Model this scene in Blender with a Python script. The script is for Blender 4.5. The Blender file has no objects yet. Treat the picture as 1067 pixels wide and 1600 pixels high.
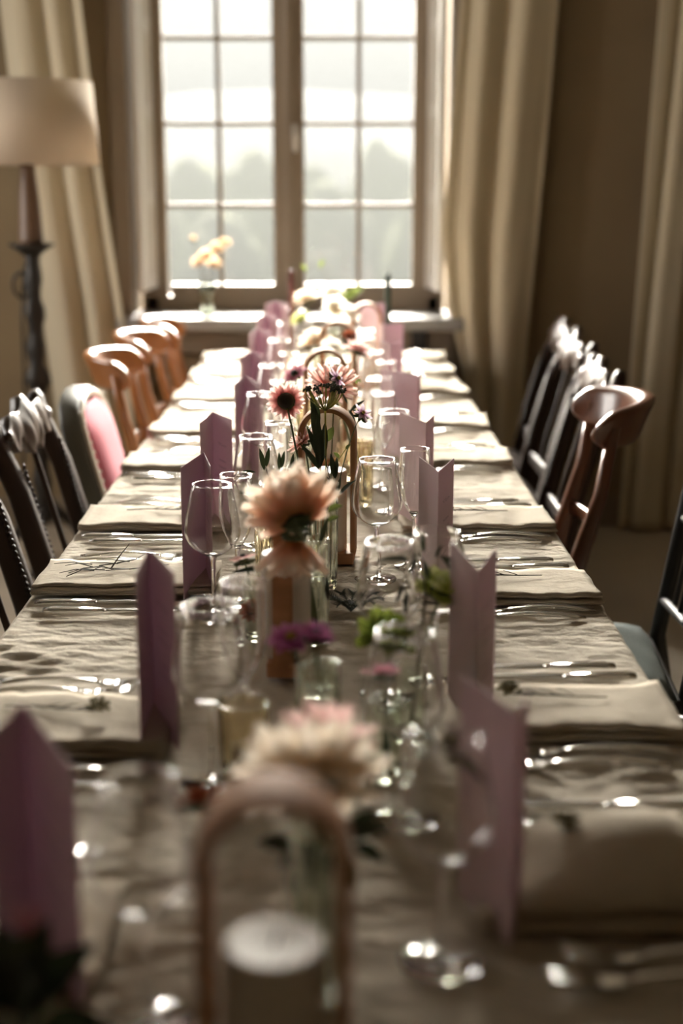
import bpy, math, random
from mathutils import Vector, Matrix, Euler, noise
C = bpy.context.collection
SC = bpy.context.scene
R = math.radians
random.seed(7)

# ------------------------------------------------------------------ camera
CAM = Vector((0.031, 0.0, 1.382))
cd = bpy.data.cameras.new('camera')
cam = bpy.data.objects.new('camera', cd); C.objects.link(cam)
cam.location = CAM
cam.rotation_euler = (R(90 - 13.07), 0, R(-0.348))
cd.lens = 50; cd.sensor_width = 36; cd.sensor_fit = 'AUTO'
cd.clip_start = 0.05; cd.clip_end = 3000
cd.dof.use_dof = True; cd.dof.focus_distance = 2.32; cd.dof.aperture_fstop = 2.0; cd.dof.aperture_blades = 9
SC.camera = cam

# ------------------------------------------------------------------ sky, sun, exposure
SKY = 0.80
wd = bpy.data.worlds.new('sky'); SC.world = wd; wd.use_nodes = True
nt = wd.node_tree; nt.nodes.clear()
wo = nt.nodes.new('ShaderNodeOutputWorld'); bg = nt.nodes.new('ShaderNodeBackground')
tc = nt.nodes.new('ShaderNodeTexCoord'); sx = nt.nodes.new('ShaderNodeSeparateXYZ')
mr = nt.nodes.new('ShaderNodeMapRange'); mr.inputs['From Min'].default_value = 0.0; mr.inputs['From Max'].default_value = 1.0
mr.inputs['To Min'].default_value = SKY; mr.inputs['To Max'].default_value = SKY * 3.0     # overcast sky: three times brighter overhead
nt.links.new(tc.outputs['Generated'], sx.inputs[0]); nt.links.new(sx.outputs['Z'], mr.inputs['Value'])
bg.inputs['Color'].default_value = (0.945, 0.965, 1.0, 1)
nt.links.new(mr.outputs[0], bg.inputs['Strength']); nt.links.new(bg.outputs[0], wo.inputs[0])
wd.cycles.sampling_method = 'MANUAL'; wd.cycles.sample_map_resolution = 256

sd = bpy.data.lights.new('sun', 'SUN'); sun = bpy.data.objects.new('sun', sd); C.objects.link(sun)
SUN_EL, SUN_AZ = 22.0, -4.0                       # hazy morning sun beyond the window
sd.energy = 100.0; sd.angle = R(42); sd.color = (1.0, 0.93, 0.82)
dirv = Vector((math.sin(R(SUN_AZ)) * math.cos(R(SUN_EL)), math.cos(R(SUN_AZ)) * math.cos(R(SUN_EL)), math.sin(R(SUN_EL))))
sun.rotation_euler = dirv.to_track_quat('Z', 'Y').to_euler()
sun.location = (2, 12, 9)

def portal(name, loc, rot, sx_, sy_):
    d = bpy.data.lights.new(name, 'AREA'); d.shape = 'RECTANGLE'; d.size = sx_; d.size_y = sy_
    d.cycles.is_portal = True
    o = bpy.data.objects.new(name, d); C.objects.link(o); o.location = loc; o.rotation_euler = rot
portal('window_portal', (-0.14, 6.1, 1.76), (R(-90), 0, 0), 1.1, 1.7)
portal('side_window_portal', (-2.45, 4.2, 1.65), (R(90), 0, R(-90)), 1.1, 1.5)

ad = bpy.data.lights.new('side_fill', 'AREA'); ad.shape = 'RECTANGLE'; ad.size = 1.2; ad.size_y = 1.6      # area lamp added outside the unseen second window to boost side fill
ad.energy = 95; ad.color = (1.0, 0.95, 0.88)
ao = bpy.data.objects.new('side_fill', ad); C.objects.link(ao); ao.location = (-2.9, 4.2, 1.95); ao.rotation_euler = (R(80), 0, R(-90))

vs = SC.view_settings
vs.view_transform = 'Standard'; vs.look = 'None'; vs.exposure = 0.0; vs.gamma = 1.0; vs.use_curve_mapping = False
try:
    SC.cycles.use_denoising = True
    SC.cycles.sample_clamp_indirect = 40.0
    SC.cycles.max_bounces = 14; SC.cycles.transmission_bounces = 14; SC.cycles.transparent_max_bounces = 16
    SC.cycles.diffuse_bounces = 5; SC.cycles.glossy_bounces = 5; SC.cycles.blur_glossy = 0.3
except Exception:
    pass

# ------------------------------------------------------------------ pixel -> point helper
_m = Euler(cam.rotation_euler).to_matrix()
FPX = 50 / 36 * 1600
def ray(px, py): return _m @ Vector(((px - 533.5) / FPX, -(py - 800) / FPX, -1.0))
def at(px, py, z=0.75):
    d = ray(px, py); return CAM + d * ((z - CAM.z) / d.z)
def atY(px, py, Y):
    d = ray(px, py); return CAM + d * (Y / d.y)
def atd(px, py, zc): return CAM + ray(px, py) * zc

# ------------------------------------------------------------------ materials
def mat(name, col, rough=0.6, metal=0.0, trans=None, bump=None, spec=0.5, var=None, coat=0.0, sheen=0.0):
    """col: base colour; trans: (amount, colour) translucent mix; bump: (scale, strength, stretch); var: (colour2, scale, stretch)."""
    m = bpy.data.materials.new(name); m.use_nodes = True
    n = m.node_tree; b = n.nodes['Principled BSDF']; L = n.links
    b.inputs['Base Color'].default_value = (*col, 1); b.inputs['Roughness'].default_value = rough
    b.inputs['Metallic'].default_value = metal; b.inputs['Specular IOR Level'].default_value = spec
    b.inputs['Coat Weight'].default_value = coat; b.inputs['Coat Roughness'].default_value = 0.15
    b.inputs['Sheen Weight'].default_value = sheen
    t = n.nodes.new('ShaderNodeTexCoord')
    def noi(scale, stretch, det=4):
        mp = n.nodes.new('ShaderNodeMapping'); mp.inputs['Scale'].default_value = stretch or (1, 1, 1)
        L.new(t.outputs['Object'], mp.inputs[0])
        x = n.nodes.new('ShaderNodeTexNoise'); x.inputs['Scale'].default_value = scale; x.inputs['Detail'].default_value = det
        L.new(mp.outputs[0], x.inputs['Vector']); return x
    if var:
        x = noi(var[1], var[2] if len(var) > 2 else None)
        r = n.nodes.new('ShaderNodeValToRGB'); r.color_ramp.elements[0].position = 0.35; r.color_ramp.elements[1].position = 0.65
        r.color_ramp.elements[0].color = (*col, 1); r.color_ramp.elements[1].color = (*var[0], 1)
        L.new(x.outputs['Fac'], r.inputs[0]); L.new(r.outputs[0], b.inputs['Base Color'])
    bp = None
    if bump:
        x = noi(bump[0], bump[2] if len(bump) > 2 else None, 6)
        bp = n.nodes.new('ShaderNodeBump'); bp.inputs['Strength'].default_value = bump[1]; bp.inputs['Distance'].default_value = bump[3] if len(bump) > 3 else 0.004
        L.new(x.outputs['Fac'], bp.inputs['Height']); L.new(bp.outputs[0], b.inputs['Normal'])
    if trans:
        tr = n.nodes.new('ShaderNodeBsdfTranslucent'); tr.inputs[0].default_value = (*trans[1], 1)
        mx = n.nodes.new('ShaderNodeMixShader'); mx.inputs[0].default_value = trans[0]
        o = n.nodes['Material Output']
        L.new(b.outputs[0], mx.inputs[1]); L.new(tr.outputs[0], mx.inputs[2]); L.new(mx.outputs[0], o.inputs[0])
    return m

def petal_mat(name, base, mid, tip, tr=0.45):
    m = bpy.data.materials.new(name); m.use_nodes = True
    n = m.node_tree; b = n.nodes['Principled BSDF']; L = n.links
    uv = n.nodes.new('ShaderNodeTexCoord'); s = n.nodes.new('ShaderNodeSeparateXYZ'); r = n.nodes.new('ShaderNodeValToRGB')
    e = r.color_ramp.elements; e[0].color = (*base, 1); e[1].color = (*tip, 1); q = e.new(0.45); q.color = (*mid, 1)
    L.new(uv.outputs['UV'], s.inputs[0]); L.new(s.outputs['Y'], r.inputs[0]); L.new(r.outputs[0], b.inputs['Base Color'])
    b.inputs['Roughness'].default_value = 0.7; b.inputs['Specular IOR Level'].default_value = 0.2
    tn = n.nodes.new('ShaderNodeBsdfTranslucent'); L.new(r.outputs[0], tn.inputs[0])
    mx = n.nodes.new('ShaderNodeMixShader'); mx.inputs[0].default_value = tr; o = n.nodes['Material Output']
    L.new(b.outputs[0], mx.inputs[1]); L.new(tn.outputs[0], mx.inputs[2]); L.new(mx.outputs[0], o.inputs[0])
    return m

def glass_mat(name, col=(1, 1, 1), ior=1.47, rough=0.0):
    m = bpy.data.materials.new(name); m.use_nodes = True
    n = m.node_tree; n.nodes.remove(n.nodes['Principled BSDF'])
    g = n.nodes.new('ShaderNodeBsdfGlass'); g.inputs['Color'].default_value = (*col, 1); g.inputs['IOR'].default_value = ior; g.inputs['Roughness'].default_value = rough
    n.links.new(g.outputs[0], n.nodes['Material Output'].inputs[0]); return m

def pane_mat(name):
    m = bpy.data.materials.new(name); m.use_nodes = True
    n = m.node_tree; n.nodes.remove(n.nodes['Principled BSDF'])
    tp = n.nodes.new('ShaderNodeBsdfTransparent'); tp.inputs[0].default_value = (0.97, 0.98, 0.98, 1)
    gl = n.nodes.new('ShaderNodeBsdfGlossy'); gl.inputs['Roughness'].default_value = 0.02
    fr = n.nodes.new('ShaderNodeFresnel'); fr.inputs[0].default_value = 1.45
    mx = n.nodes.new('ShaderNodeMixShader')
    ge = n.nodes.new('ShaderNodeNewGeometry'); mt = n.nodes.new('ShaderNodeMath'); mt.operation = 'SUBTRACT'; mt.use_clamp = True   # a pane reflects at its front faces only
    n.links.new(fr.outputs[0], mt.inputs[0]); n.links.new(ge.outputs['Backfacing'], mt.inputs[1])
    n.links.new(mt.outputs[0], mx.inputs[0]); n.links.new(tp.outputs[0], mx.inputs[1]); n.links.new(gl.outputs[0], mx.inputs[2])
    n.links.new(mx.outputs[0], n.nodes['Material Output'].inputs[0]); return m

M = {
 'linen': mat('linen_cloth', (0.50, 0.445, 0.365), 0.9, bump=(38, 1.0, (1, 1.9, 1), 0.007), spec=0.1, var=((0.46, 0.41, 0.335), 9)),
 'napkin': mat('napkin_linen', (0.49, 0.43, 0.345), 0.9, bump=(55, 0.55, (1, 1.6, 1), 0.004), spec=0.1),
 'card': mat('mauve_card', (0.62, 0.51, 0.49), 0.75, trans=(0.28, (0.64, 0.45, 0.55)), spec=0.2),
 'ink': mat('card_ink', (0.12, 0.08, 0.10), 0.8),
 'light_wood': mat('honey_wood', (0.40, 0.165, 0.055), 0.28, coat=0.5, var=((0.28, 0.105, 0.035), 6, (3, 3, 0.6))),
 'red_wood': mat('reddish_wood', (0.17, 0.062, 0.03), 0.28, coat=0.5, var=((0.11, 0.04, 0.019), 6, (3, 3, 0.6))),
 'dark_wood': mat('dark_wood', (0.040, 0.021, 0.013), 0.5, spec=0.3, var=((0.026, 0.014, 0.009), 7, (3, 3, 0.6))),
 'carved': mat('carved_dark_wood', (0.075, 0.046, 0.031), 0.42, coat=0.1, spec=0.4),
 'black_frame': mat('black_painted_frame', (0.018, 0.017, 0.016), 0.45),
 'grey_frame': mat('grey_painted_frame', (0.085, 0.08, 0.062), 0.55),
 'cream_frame': mat('cream_painted_edge', (0.72, 0.66, 0.56), 0.4),
 'pink': mat('pink_velvet', (0.58, 0.15, 0.20), 0.85, sheen=0.12, spec=0.1),
 'cushion': mat('grey_blue_cushion', (0.20, 0.225, 0.22), 0.9, spec=0.1, bump=(200, 0.3)),
 'cane': mat('woven_cane', (0.34, 0.19, 0.09), 0.6),
 'steel': mat('cutlery_steel', (0.72, 0.71, 0.69), 0.16, metal=1.0),
 'glass': glass_mat('clear_glass'),
 'amber_glass': glass_mat('amber_glass', (1.0, 0.965, 0.86)),
 'vase_glass': glass_mat('vase_glass', (0.97, 0.99, 0.95)),
 'pane': pane_mat('window_glass'),
 'arch': mat('bent_ash_wood', (0.42, 0.21, 0.105), 0.7, spec=0.2, var=((0.34, 0.165, 0.08), 8, (1, 1, 6))),
 'wax': mat('white_wax', (0.54, 0.48, 0.42), 0.55, trans=(0.15, (0.8, 0.7, 0.55))),
 'wick': mat('burnt_wick', (0.02, 0.017, 0.015), 0.9),
 'red_wax': mat('dark_red_wax', (0.13, 0.03, 0.022), 0.5), 'green_wax': mat('dark_green_wax', (0.03, 0.055, 0.035), 0.5),
 'brass': mat('brushed_brass', (0.70, 0.46, 0.18), 0.3, metal=1.0),
 'iron': mat('black_iron', (0.03, 0.026, 0.022), 0.5, metal=0.4),
 'lamp_column': mat('turned_brown_wood', (0.13, 0.075, 0.045), 0.45),
 'shade': mat('lamp_shade_fabric', (0.68, 0.57, 0.45), 0.85, trans=(0.25, (0.8, 0.68, 0.5)), spec=0.1),
 'curtain': mat('heavy_linen_curtain', (0.62, 0.545, 0.40), 0.95, trans=(0.12, (0.6, 0.5, 0.33)), spec=0.1, bump=(180, 0.25)),
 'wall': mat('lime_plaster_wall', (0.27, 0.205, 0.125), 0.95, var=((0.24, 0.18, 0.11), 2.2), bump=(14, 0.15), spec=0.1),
 'ceiling': mat('white_ceiling', (0.62, 0.58, 0.50), 0.95),
 'floor': mat('pale_stone_floor', (0.40, 0.345, 0.27), 0.55, var=((0.35, 0.30, 0.235), 3), bump=(30, 0.08)),
 'frame': mat('taupe_window_paint', (0.27, 0.215, 0.16), 0.5),
 'shutter': mat('pale_shutter_paint', (0.62, 0.585, 0.54), 0.55),
 'sill': mat('pale_stone_sill', (0.30, 0.285, 0.265), 0.5, var=((0.26, 0.25, 0.235), 7)),
 'apron': mat('taupe_panel_paint', (0.22, 0.175, 0.12), 0.6),
 'socket': mat('black_plastic', (0.015, 0.014, 0.013), 0.4),
 'leaf': mat('dark_olive_leaf', (0.026, 0.036, 0.025), 0.5, trans=(0.06, (0.08, 0.11, 0.04))),
 'green_leaf': mat('fresh_green_leaf', (0.10, 0.135, 0.04), 0.55, trans=(0.3, (0.20, 0.25, 0.06))),
 'stem': mat('green_stem', (0.10, 0.13, 0.045), 0.55), 'dark_stem': mat('brown_stem', (0.06, 0.05, 0.03), 0.6),
 'twig': mat('dry_twig', (0.035, 0.027, 0.018), 0.8), 'dry_flower': mat('dry_flower_head', (0.23, 0.21, 0.12), 0.9),
 'umbel': mat('dark_umbel_seed', (0.05, 0.055, 0.03), 0.7), 'umbel_ray': mat('olive_umbel_ray', (0.27, 0.25, 0.06), 0.6, trans=(0.3, (0.5, 0.45, 0.1))),
 'calyx': mat('green_calyx', (0.06, 0.085, 0.03), 0.6), 'disc': mat('dark_flower_disc', (0.035, 0.03, 0.02), 0.8), 'yellow_disc': mat('yellow_flower_disc', (0.55, 0.38, 0.06), 0.8),
 'crown': mat('tree_foliage', (0.19, 0.21, 0.09), 0.9), 'trunk': mat('tree_bark', (0.10, 0.08, 0.06), 0.9),
 'meadow': mat('meadow_grass', (0.07, 0.085, 0.04), 0.95, var=((0.09, 0.095, 0.05), 0.05)), 'hill': mat('distant_hill', (0.07, 0.085, 0.085), 0.95),
 'house': mat('pale_outer_wall', (0.5, 0.46, 0.4), 0.9),
}
P = {
 'peach': petal_mat('peach_petal', (0.64, 0.32, 0.12), (0.80, 0.50, 0.34), (0.92, 0.86, 0.76), 0.6),
 'cream': petal_mat('cream_petal', (0.66, 0.42, 0.14), (0.82, 0.68, 0.50), (0.88, 0.80, 0.70), 0.5),
 'blush': petal_mat('blush_petal', (0.66, 0.26, 0.16), (0.78, 0.42, 0.36), (0.90, 0.72, 0.65), 0.6),
 'pink': petal_mat('pink_petal', (0.58, 0.24, 0.25), (0.75, 0.45, 0.43), (0.83, 0.62, 0.57), 0.65),
 'rose': petal_mat('rose_petal', (0.45, 0.14, 0.20), (0.62, 0.24, 0.32), (0.72, 0.40, 0.46), 0.4),
 'magenta': petal_mat('magenta_petal', (0.50, 0.09, 0.36), (0.74, 0.24, 0.58), (0.86, 0.46, 0.74), 0.4),
 'lilac': petal_mat('lilac_petal', (0.42, 0.12, 0.26), (0.74, 0.54, 0.68), (0.88, 0.78, 0.84), 0.5),
 'white': petal_mat('white_petal', (0.70, 0.66, 0.40), (0.85, 0.80, 0.70), (0.90, 0.87, 0.82), 0.5),
 'lime': petal_mat('lime_petal', (0.26, 0.32, 0.05), (0.42, 0.46, 0.10), (0.66, 0.66, 0.34), 0.5),
 'green': petal_mat('green_petal', (0.09, 0.13, 0.02), (0.16, 0.21, 0.035), (0.26, 0.31, 0.06), 0.5),
 'rust': petal_mat('rust_petal', (0.16, 0.03, 0.02), (0.30, 0.07, 0.035), (0.42, 0.13, 0.06), 0.3),
 'dry': petal_mat('dry_peach_petal', (0.50, 0.32, 0.16), (0.68, 0.46, 0.28), (0.78, 0.60, 0.42), 0.5),
}

# ------------------------------------------------------------------ mesh helpers
class MB:
    def __init__(s): s.v = []; s.f = []; s.uv = {}
    def add(s, vs_, fs_):
        o = len(s.v); s.v += [tuple(x) for x in vs_]; s.f += [tuple(i + o for i in f) for f in fs_]; return o
    def box(s, c, d, rot=None, taper=1.0):
        x, y, z = d[0] / 2, d[1] / 2, d[2] / 2
        p = [Vector((sx_ * x * (taper if sz < 0 else 1), sy_ * y * (taper if sz < 0 else 1), sz * z)) for sz in (-1, 1) for sy_ in (-1, 1) for sx_ in (-1, 1)]
        if rot is not None: p = [rot @ q for q in p]
        s.add([q + Vector(c) for q in p], [(0, 2, 3, 1), (4, 5, 7, 6), (0, 1, 5, 4), (2, 6, 7, 3), (0, 4, 6, 2), (1, 3, 7, 5)])
    def tube(s, pts, rad, n=8, flat=None):
        pts = [Vector(p) for p in pts]
        if not isinstance(rad, (list, tuple)): rad = [rad] * len(pts)
        rings = []; up = None
        for i, p in enumerate(pts):
            t = (pts[min(i + 1, len(pts) - 1)] - pts[max(i - 1, 0)])
            t = t.normalized() if t.length > 1e-9 else Vector((0, 0, 1))
            if up is None: up = Vector((1, 0, 0)) if abs(t.x) < 0.8 else Vector((0, 1, 0))
            a = (up - t * up.dot(t)).normalized(); b = t.cross(a); up = a
            fl = flat or (1, 1)
            rings.append([p + (a * math.cos(2 * math.pi * k / n) * fl[0] + b * math.sin(2 * math.pi * k / n) * fl[1]) * rad[i] for k in range(n)])
        vs_ = [q for r in rings for q in r]; fs_ = []
        for i in range(len(pts) - 1):
            for k in range(n):
                fs_.append((i * n + k, i * n + (k + 1) % n, (i + 1) * n + (k + 1) % n, (i + 1) * n + k))
        fs_.append(tuple(reversed(range(n)))); fs_.append(tuple(range((len(pts) - 1) * n, len(pts) * n)))
        s.add(vs_, fs_)
    def rect_tube(s, pts, w, d, wdir=(0, 1, 0)):
        """rectangular section swept along pts: w along wdir, d across it"""
        pts = [Vector(p) for p in pts]
        if not isinstance(w, (list, tuple)): w = [w] * len(pts)
        if not isinstance(d, (list, tuple)): d = [d] * len(pts)
        vs_ = []; fs_ = []
        for i, p in enumerate(pts):
            t = (pts[min(i + 1, len(pts) - 1)] - pts[max(i - 1, 0)]).normalized()
            a = Vector(wdir); a = (a - t * a.dot(t)).normalized(); b = t.cross(a)
            c = 0.3
            for u, v in ((1, -1 + c), (1, 1 - c), (1 - c, 1), (-1 + c, 1), (-1, 1 - c), (-1, -1 + c), (-1 + c, -1), (1 - c, -1)):
                vs_.append(p + a * u * w[i] / 2 + b * v * d[i] / 2)
        n = 8
        for i in range(len(pts) - 1):
            for k in range(n): fs_.append((i * n + k, i * n + (k + 1) % n, (i + 1) * n + (k + 1) % n, (i + 1) * n + k))
        fs_.append(tuple(reversed(range(n)))); fs_.append(tuple(range((len(pts) - 1) * n, len(pts) * n)))
        s.add(vs_, fs_)
    def lathe(s, prof, n=32, c=(0, 0, 0), rib=None):
        c = Vector(c); vs_ = []; fs_ = []
        m = len(prof)
        for j, (r, z) in enumerate(prof):
            for k in range(n):
                a = 2 * math.pi * k / n
                rr = r * (1 + (rib(j, k) if rib else 0))
                vs_.append(c + Vector((rr * math.cos(a), rr * math.sin(a), z)))
        for j in range(m - 1):
            for k in range(n): fs_.append((j * n + k, j * n + (k + 1) % n, (j + 1) * n + (k + 1) % n, (j + 1) * n + k))
        fs_.append(tuple(reversed(range(n)))); fs_.append(tuple(range((m - 1) * n, m * n)))
        s.add(vs_, fs_)
    def grid(s, fn, nu, nv):
        """fn(u,v) -> point, u,v in 0..1"""
        vs_ = [fn(i / nu, j / nv) for j in range(nv + 1) for i in range(nu + 1)]
        fs_ = [(j * (nu + 1) + i, j * (nu + 1) + i + 1, (j + 1) * (nu + 1) + i + 1, (j + 1) * (nu + 1) + i) for j in range(nv) for i in range(nu)]
        o = s.add(vs_, fs_)
        for j in range(nv + 1):
            for i in range(nu + 1): s.uv[o + j * (nu + 1) + i] = (i / nu, j / nv)
    def mesh(s, name, m, smooth=True):
        me = bpy.data.meshes.new(name); me.from_pydata(s.v, [], s.f)
        if s.uv:
            l = me.uv_layers.new(name='UVMap')
            for lp in me.loops: l.data[lp.index].uv = s.uv.get(lp.vertex_index, (0, 0.5))
        if smooth: me.polygons.foreach_set('use_smooth', [True] * len(me.polygons))
        me.materials.append(M[m] if isinstance(m, str) else m); me.update()
        return me
    def build(s, name, m, parent=None, smooth=True, sharp=None):
        o = bpy.data.objects.new(name, s.mesh(name, m, smooth)); C.objects.link(o)
        if parent: o.parent = parent
        if sharp and smooth: sharpen(o.data, sharp)
        return o
def sharpen(me, ang=35):
    import bmesh
    b = bmesh.new(); b.from_mesh(me)
    for e in b.edges:
        if len(e.link_faces) == 2 and e.calc_face_angle(0) > R(ang): e.smooth = False
    b.to_mesh(me); b.free()
def bevel(o, w, seg=2):
    md = o.modifiers.new('bevel', 'BEVEL'); md.width = w; md.segments = seg; md.limit_method = 'ANGLE'; md.angle_limit = R(40); return o
def solid(o, t, off=-1):
    md = o.modifiers.new('solid', 'SOLIDIFY'); md.thickness = t; md.offset = off; return o
def link(me, name, parent=None, mtx=None):
    o = bpy.data.objects.new(name, me); C.objects.link(o)
    if parent: o.parent = parent
    if mtx is not None: o.matrix_local = mtx
    return o
def tag(o, label=None, cat=None, group=None, kind=None):
    if label: o['label'] = label
    if cat: o['category'] = cat
    if group: o['group'] = group
    if kind: o['kind'] = kind
    return o
def thing(name, label, cat, loc=(0, 0, 0), rz=0, group=None):
    o = bpy.data.objects.new(name, None); C.objects.link(o); o.empty_display_size = 0.05
    o.location = loc; o.rotation_euler = (0, 0, rz); return tag(o, label, cat, group)
def kids(o): return [c for c in bpy.data.objects if c.parent == o]
def copy_tree(o, parent=None):
    c = o.copy(); C.objects.link(c)
    if parent: c.parent = parent; c.matrix_parent_inverse = o.matrix_parent_inverse.copy()
    for k in list(o.children): copy_tree(k, c)
    return c
def struct(name, mb, m, parent=None, smooth=False):
    o = mb.build(name, m, parent, smooth)
    if parent is None: o['kind'] = 'structure'
    return o
def align(zdir, xhint=(1, 0, 0)):
    z = Vector(zdir).normalized(); x = Vector(xhint); x = x - z * x.dot(z)
    if x.length < 1e-4: x = Vector((0, 1, 0)) - z * z.y
    x.normalize(); y = z.cross(x)
    return Matrix(((x.x, y.x, z.x), (x.y, y.y, z.y), (x.z, y.z, z.z)))
def bez(a, b, c, n=8):
    a, b, c = Vector(a), Vector(b), Vector(c)
    return [a * (1 - t) ** 2 + b * 2 * t * (1 - t) + c * t * t for t in [i / n for i in range(n + 1)]]
ORD = ['', 'first', 'second', 'third', 'fourth', 'fifth', 'sixth', 'seventh', 'eighth', 'ninth', 'tenth']

# ================================================================== the setting
WY = 5.72                                     # inner face of the window wall
OX0, OX1, OZ0, OZ1 = -0.775, 0.505, 0.80, 2.68
WT = 0.42
XL, XR, YB, HC = -2.4, 2.4, -2.2, 3.1
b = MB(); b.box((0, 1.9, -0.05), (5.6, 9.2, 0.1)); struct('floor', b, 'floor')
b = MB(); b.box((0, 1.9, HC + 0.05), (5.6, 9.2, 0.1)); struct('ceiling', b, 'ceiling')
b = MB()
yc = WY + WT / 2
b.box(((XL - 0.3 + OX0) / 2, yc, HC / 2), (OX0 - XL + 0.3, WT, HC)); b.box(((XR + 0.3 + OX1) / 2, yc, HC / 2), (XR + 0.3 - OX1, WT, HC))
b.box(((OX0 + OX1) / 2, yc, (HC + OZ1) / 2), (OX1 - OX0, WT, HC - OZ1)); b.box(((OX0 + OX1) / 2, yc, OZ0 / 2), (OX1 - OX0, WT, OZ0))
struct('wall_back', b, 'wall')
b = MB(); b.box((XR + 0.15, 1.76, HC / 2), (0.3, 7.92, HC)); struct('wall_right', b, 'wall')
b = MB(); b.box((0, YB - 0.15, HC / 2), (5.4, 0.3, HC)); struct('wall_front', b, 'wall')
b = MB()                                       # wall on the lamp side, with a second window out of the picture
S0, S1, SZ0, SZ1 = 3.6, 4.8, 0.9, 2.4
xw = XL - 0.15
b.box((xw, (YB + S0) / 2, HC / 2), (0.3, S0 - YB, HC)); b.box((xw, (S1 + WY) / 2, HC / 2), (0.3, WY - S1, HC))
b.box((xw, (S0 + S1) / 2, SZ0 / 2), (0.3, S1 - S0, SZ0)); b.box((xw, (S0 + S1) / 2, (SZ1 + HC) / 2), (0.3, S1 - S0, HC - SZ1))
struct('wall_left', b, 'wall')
b = MB(); b.box((xw, S0 + 0.03, 1.65), (0.07, 0.06, 1.5)); b.box((xw, S1 - 0.03, 1.65), (0.07, 0.06, 1.5)); b.box((xw, (S0 + S1) / 2, SZ0 + 0.03), (0.07, 1.2, 0.06))
b.box((xw, (S0 + S1) / 2, SZ1 - 0.03), (0.07, 1.2, 0.06)); b.box((xw, (S0 + S1) / 2, 1.65), (0.07, 0.1, 1.5))
w2 = struct('window_2', b, 'frame')

# ---- window 1: frame, two casements with muntins and panes, shutters, sill
FY = 5.99
FX0, FX1 = -0.745, 0.475
b = MB()
for x in (FX0 + 0.02, FX1 - 0.02): b.box((x, FY + 0.02, 1.74), (0.07, 0.09, 1.88))
b.box(((FX0 + FX1) / 2, FY + 0.02, 0.885), (1.22, 0.09, 0.07)); b.box(((FX0 + FX1) / 2, FY + 0.02, 2.655), (1.22, 0.09, 0.06))
win = bevel(struct('window_1', b, 'frame'), 0.006)
ZR = [0.968, 1.286, 1.612, 1.944, 2.272, 2.60]
def sash(name, x0, x1, xs, wl, wr):
    """casement between x0..x1; xs are the pane edges, wl and wr the stile widths"""
    b = MB()
    b.box((x0 + wl / 2, FY, 1.76), (wl, 0.05, 1.76)); b.box((x1 - wr / 2, FY, 1.76), (wr, 0.05, 1.76))
    b.box(((x0 + x1) / 2, FY, (0.90 + ZR[0]) / 2), (x1 - x0 - wl - wr, 0.048, ZR[0] - 0.90)); b.box(((x0 + x1) / 2, FY, 2.62), (x1 - x0 - wl - wr, 0.048, 0.04))
    o = bevel(b.build(name, 'frame', win, smooth=False), 0.005)
    xm = (x0 + wl + x1 - wr) / 2
    m = MB(); m.box((xm, FY, (ZR[0] + 2.6) / 2), (0.020, 0.034, 2.6 - ZR[0])); bevel(m.build('muntin', 'frame', o, smooth=False), 0.004)
    for z in ZR[1:-1]:
        for xa, xb in ((x0 + wl, xm - 0.010), (xm + 0.010, x1 - wr)):
            m = MB(); m.box(((xa + xb) / 2, FY, z), (xb - xa, 0.034, 0.020)); bevel(m.build('muntin', 'frame', o, smooth=False), 0.004)
    for i in range(5):
        for xa, xb in ((x0 + wl, xm - 0.010), (xm + 0.010, x1 - wr)):
            m = MB(); m.box(((xa + xb) / 2, FY + 0.004, (ZR[i] + ZR[i + 1]) / 2), (xb - xa, 0.003, ZR[i + 1] - ZR[i] - 0.02 if 0 < i < 4 else ZR[i + 1] - ZR[i] - 0.01)); m.build('pane', 'pane', o, smooth=False)
    return o
sash('sash', -0.690, -0.150, None, 0.040, 0.062)
s2 = sash('sash', -0.146, 0.420, None, 0.062, 0.062)
b = MB(); b.box((-0.148, FY - 0.032, 1.76), (0.042, 0.022, 1.75)); b.box((-0.148, FY - 0.052, 1.76), (0.02, 0.02, 1.74)); bevel(b.build('astragal', 'frame', win, smooth=False), 0.006)
b = MB(); b.tube([(-0.122, FY - 0.03, 1.60), (-0.122, FY - 0.075, 1.60)], 0.009); b.tube([(-0.122, FY - 0.072, 1.605), (-0.118, FY - 0.078, 1.55), (-0.12, FY - 0.075, 1.50)], [0.009, 0.012, 0.008]); b.build('window_handle', 'shutter', win)
def shutter(xh, xn, label):
    t = thing('shutter', label, 'shutter', (xh, FY - 0.03, 0.955), 0, 'inner window shutters')
    d = Vector((xn - xh, -0.245, 0)); L_ = d.length; a = math.atan2(d.y, d.x); rot = Matrix.Rotation(a, 3, 'Z')
    def bx(name, x0, x1, z0, z1, th):
        b = MB(); b.box(rot @ Vector(((x0 + x1) / 2, 0, (z0 + z1) / 2)), (x1 - x0, th, z1 - z0), rot); bevel(b.build(name, 'shutter', t, smooth=False), 0.003)
    bx('stile', 0, 0.05, 0, 1.66, 0.026); bx('stile', L_ - 0.05, L_, 0, 1.66, 0.026)
    for z in (0.0, 0.34, 0.67, 1.0, 1.33, 1.6): bx('rail', 0.05, L_ - 0.05, z, z + 0.06, 0.024)
    for z0, z1 in ((0.06, 0.34), (0.40, 0.67), (0.73, 1.0), (1.06, 1.33), (1.39, 1.6)): bx('panel', 0.05, L_ - 0.05, z0, z1, 0.010)
shutter(-0.705, -0.735, 'pale panelled shutter folded into the reveal on the lamp side')
shutter(0.425, 0.46, 'pale panelled shutter folded into the reveal away from the lamp')
b = MB(); b.box(((OX0 + OX1) / 2 - 0.0, (5.60 + 6.0) / 2, 0.835), (1.36, 0.40, 0.05)); bevel(struct('trim_1', b, 'sill'), 0.008)   # stone sill board
b = MB()                                        # panelled apron below the sill
cxw = (OX0 + OX1) / 2
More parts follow.
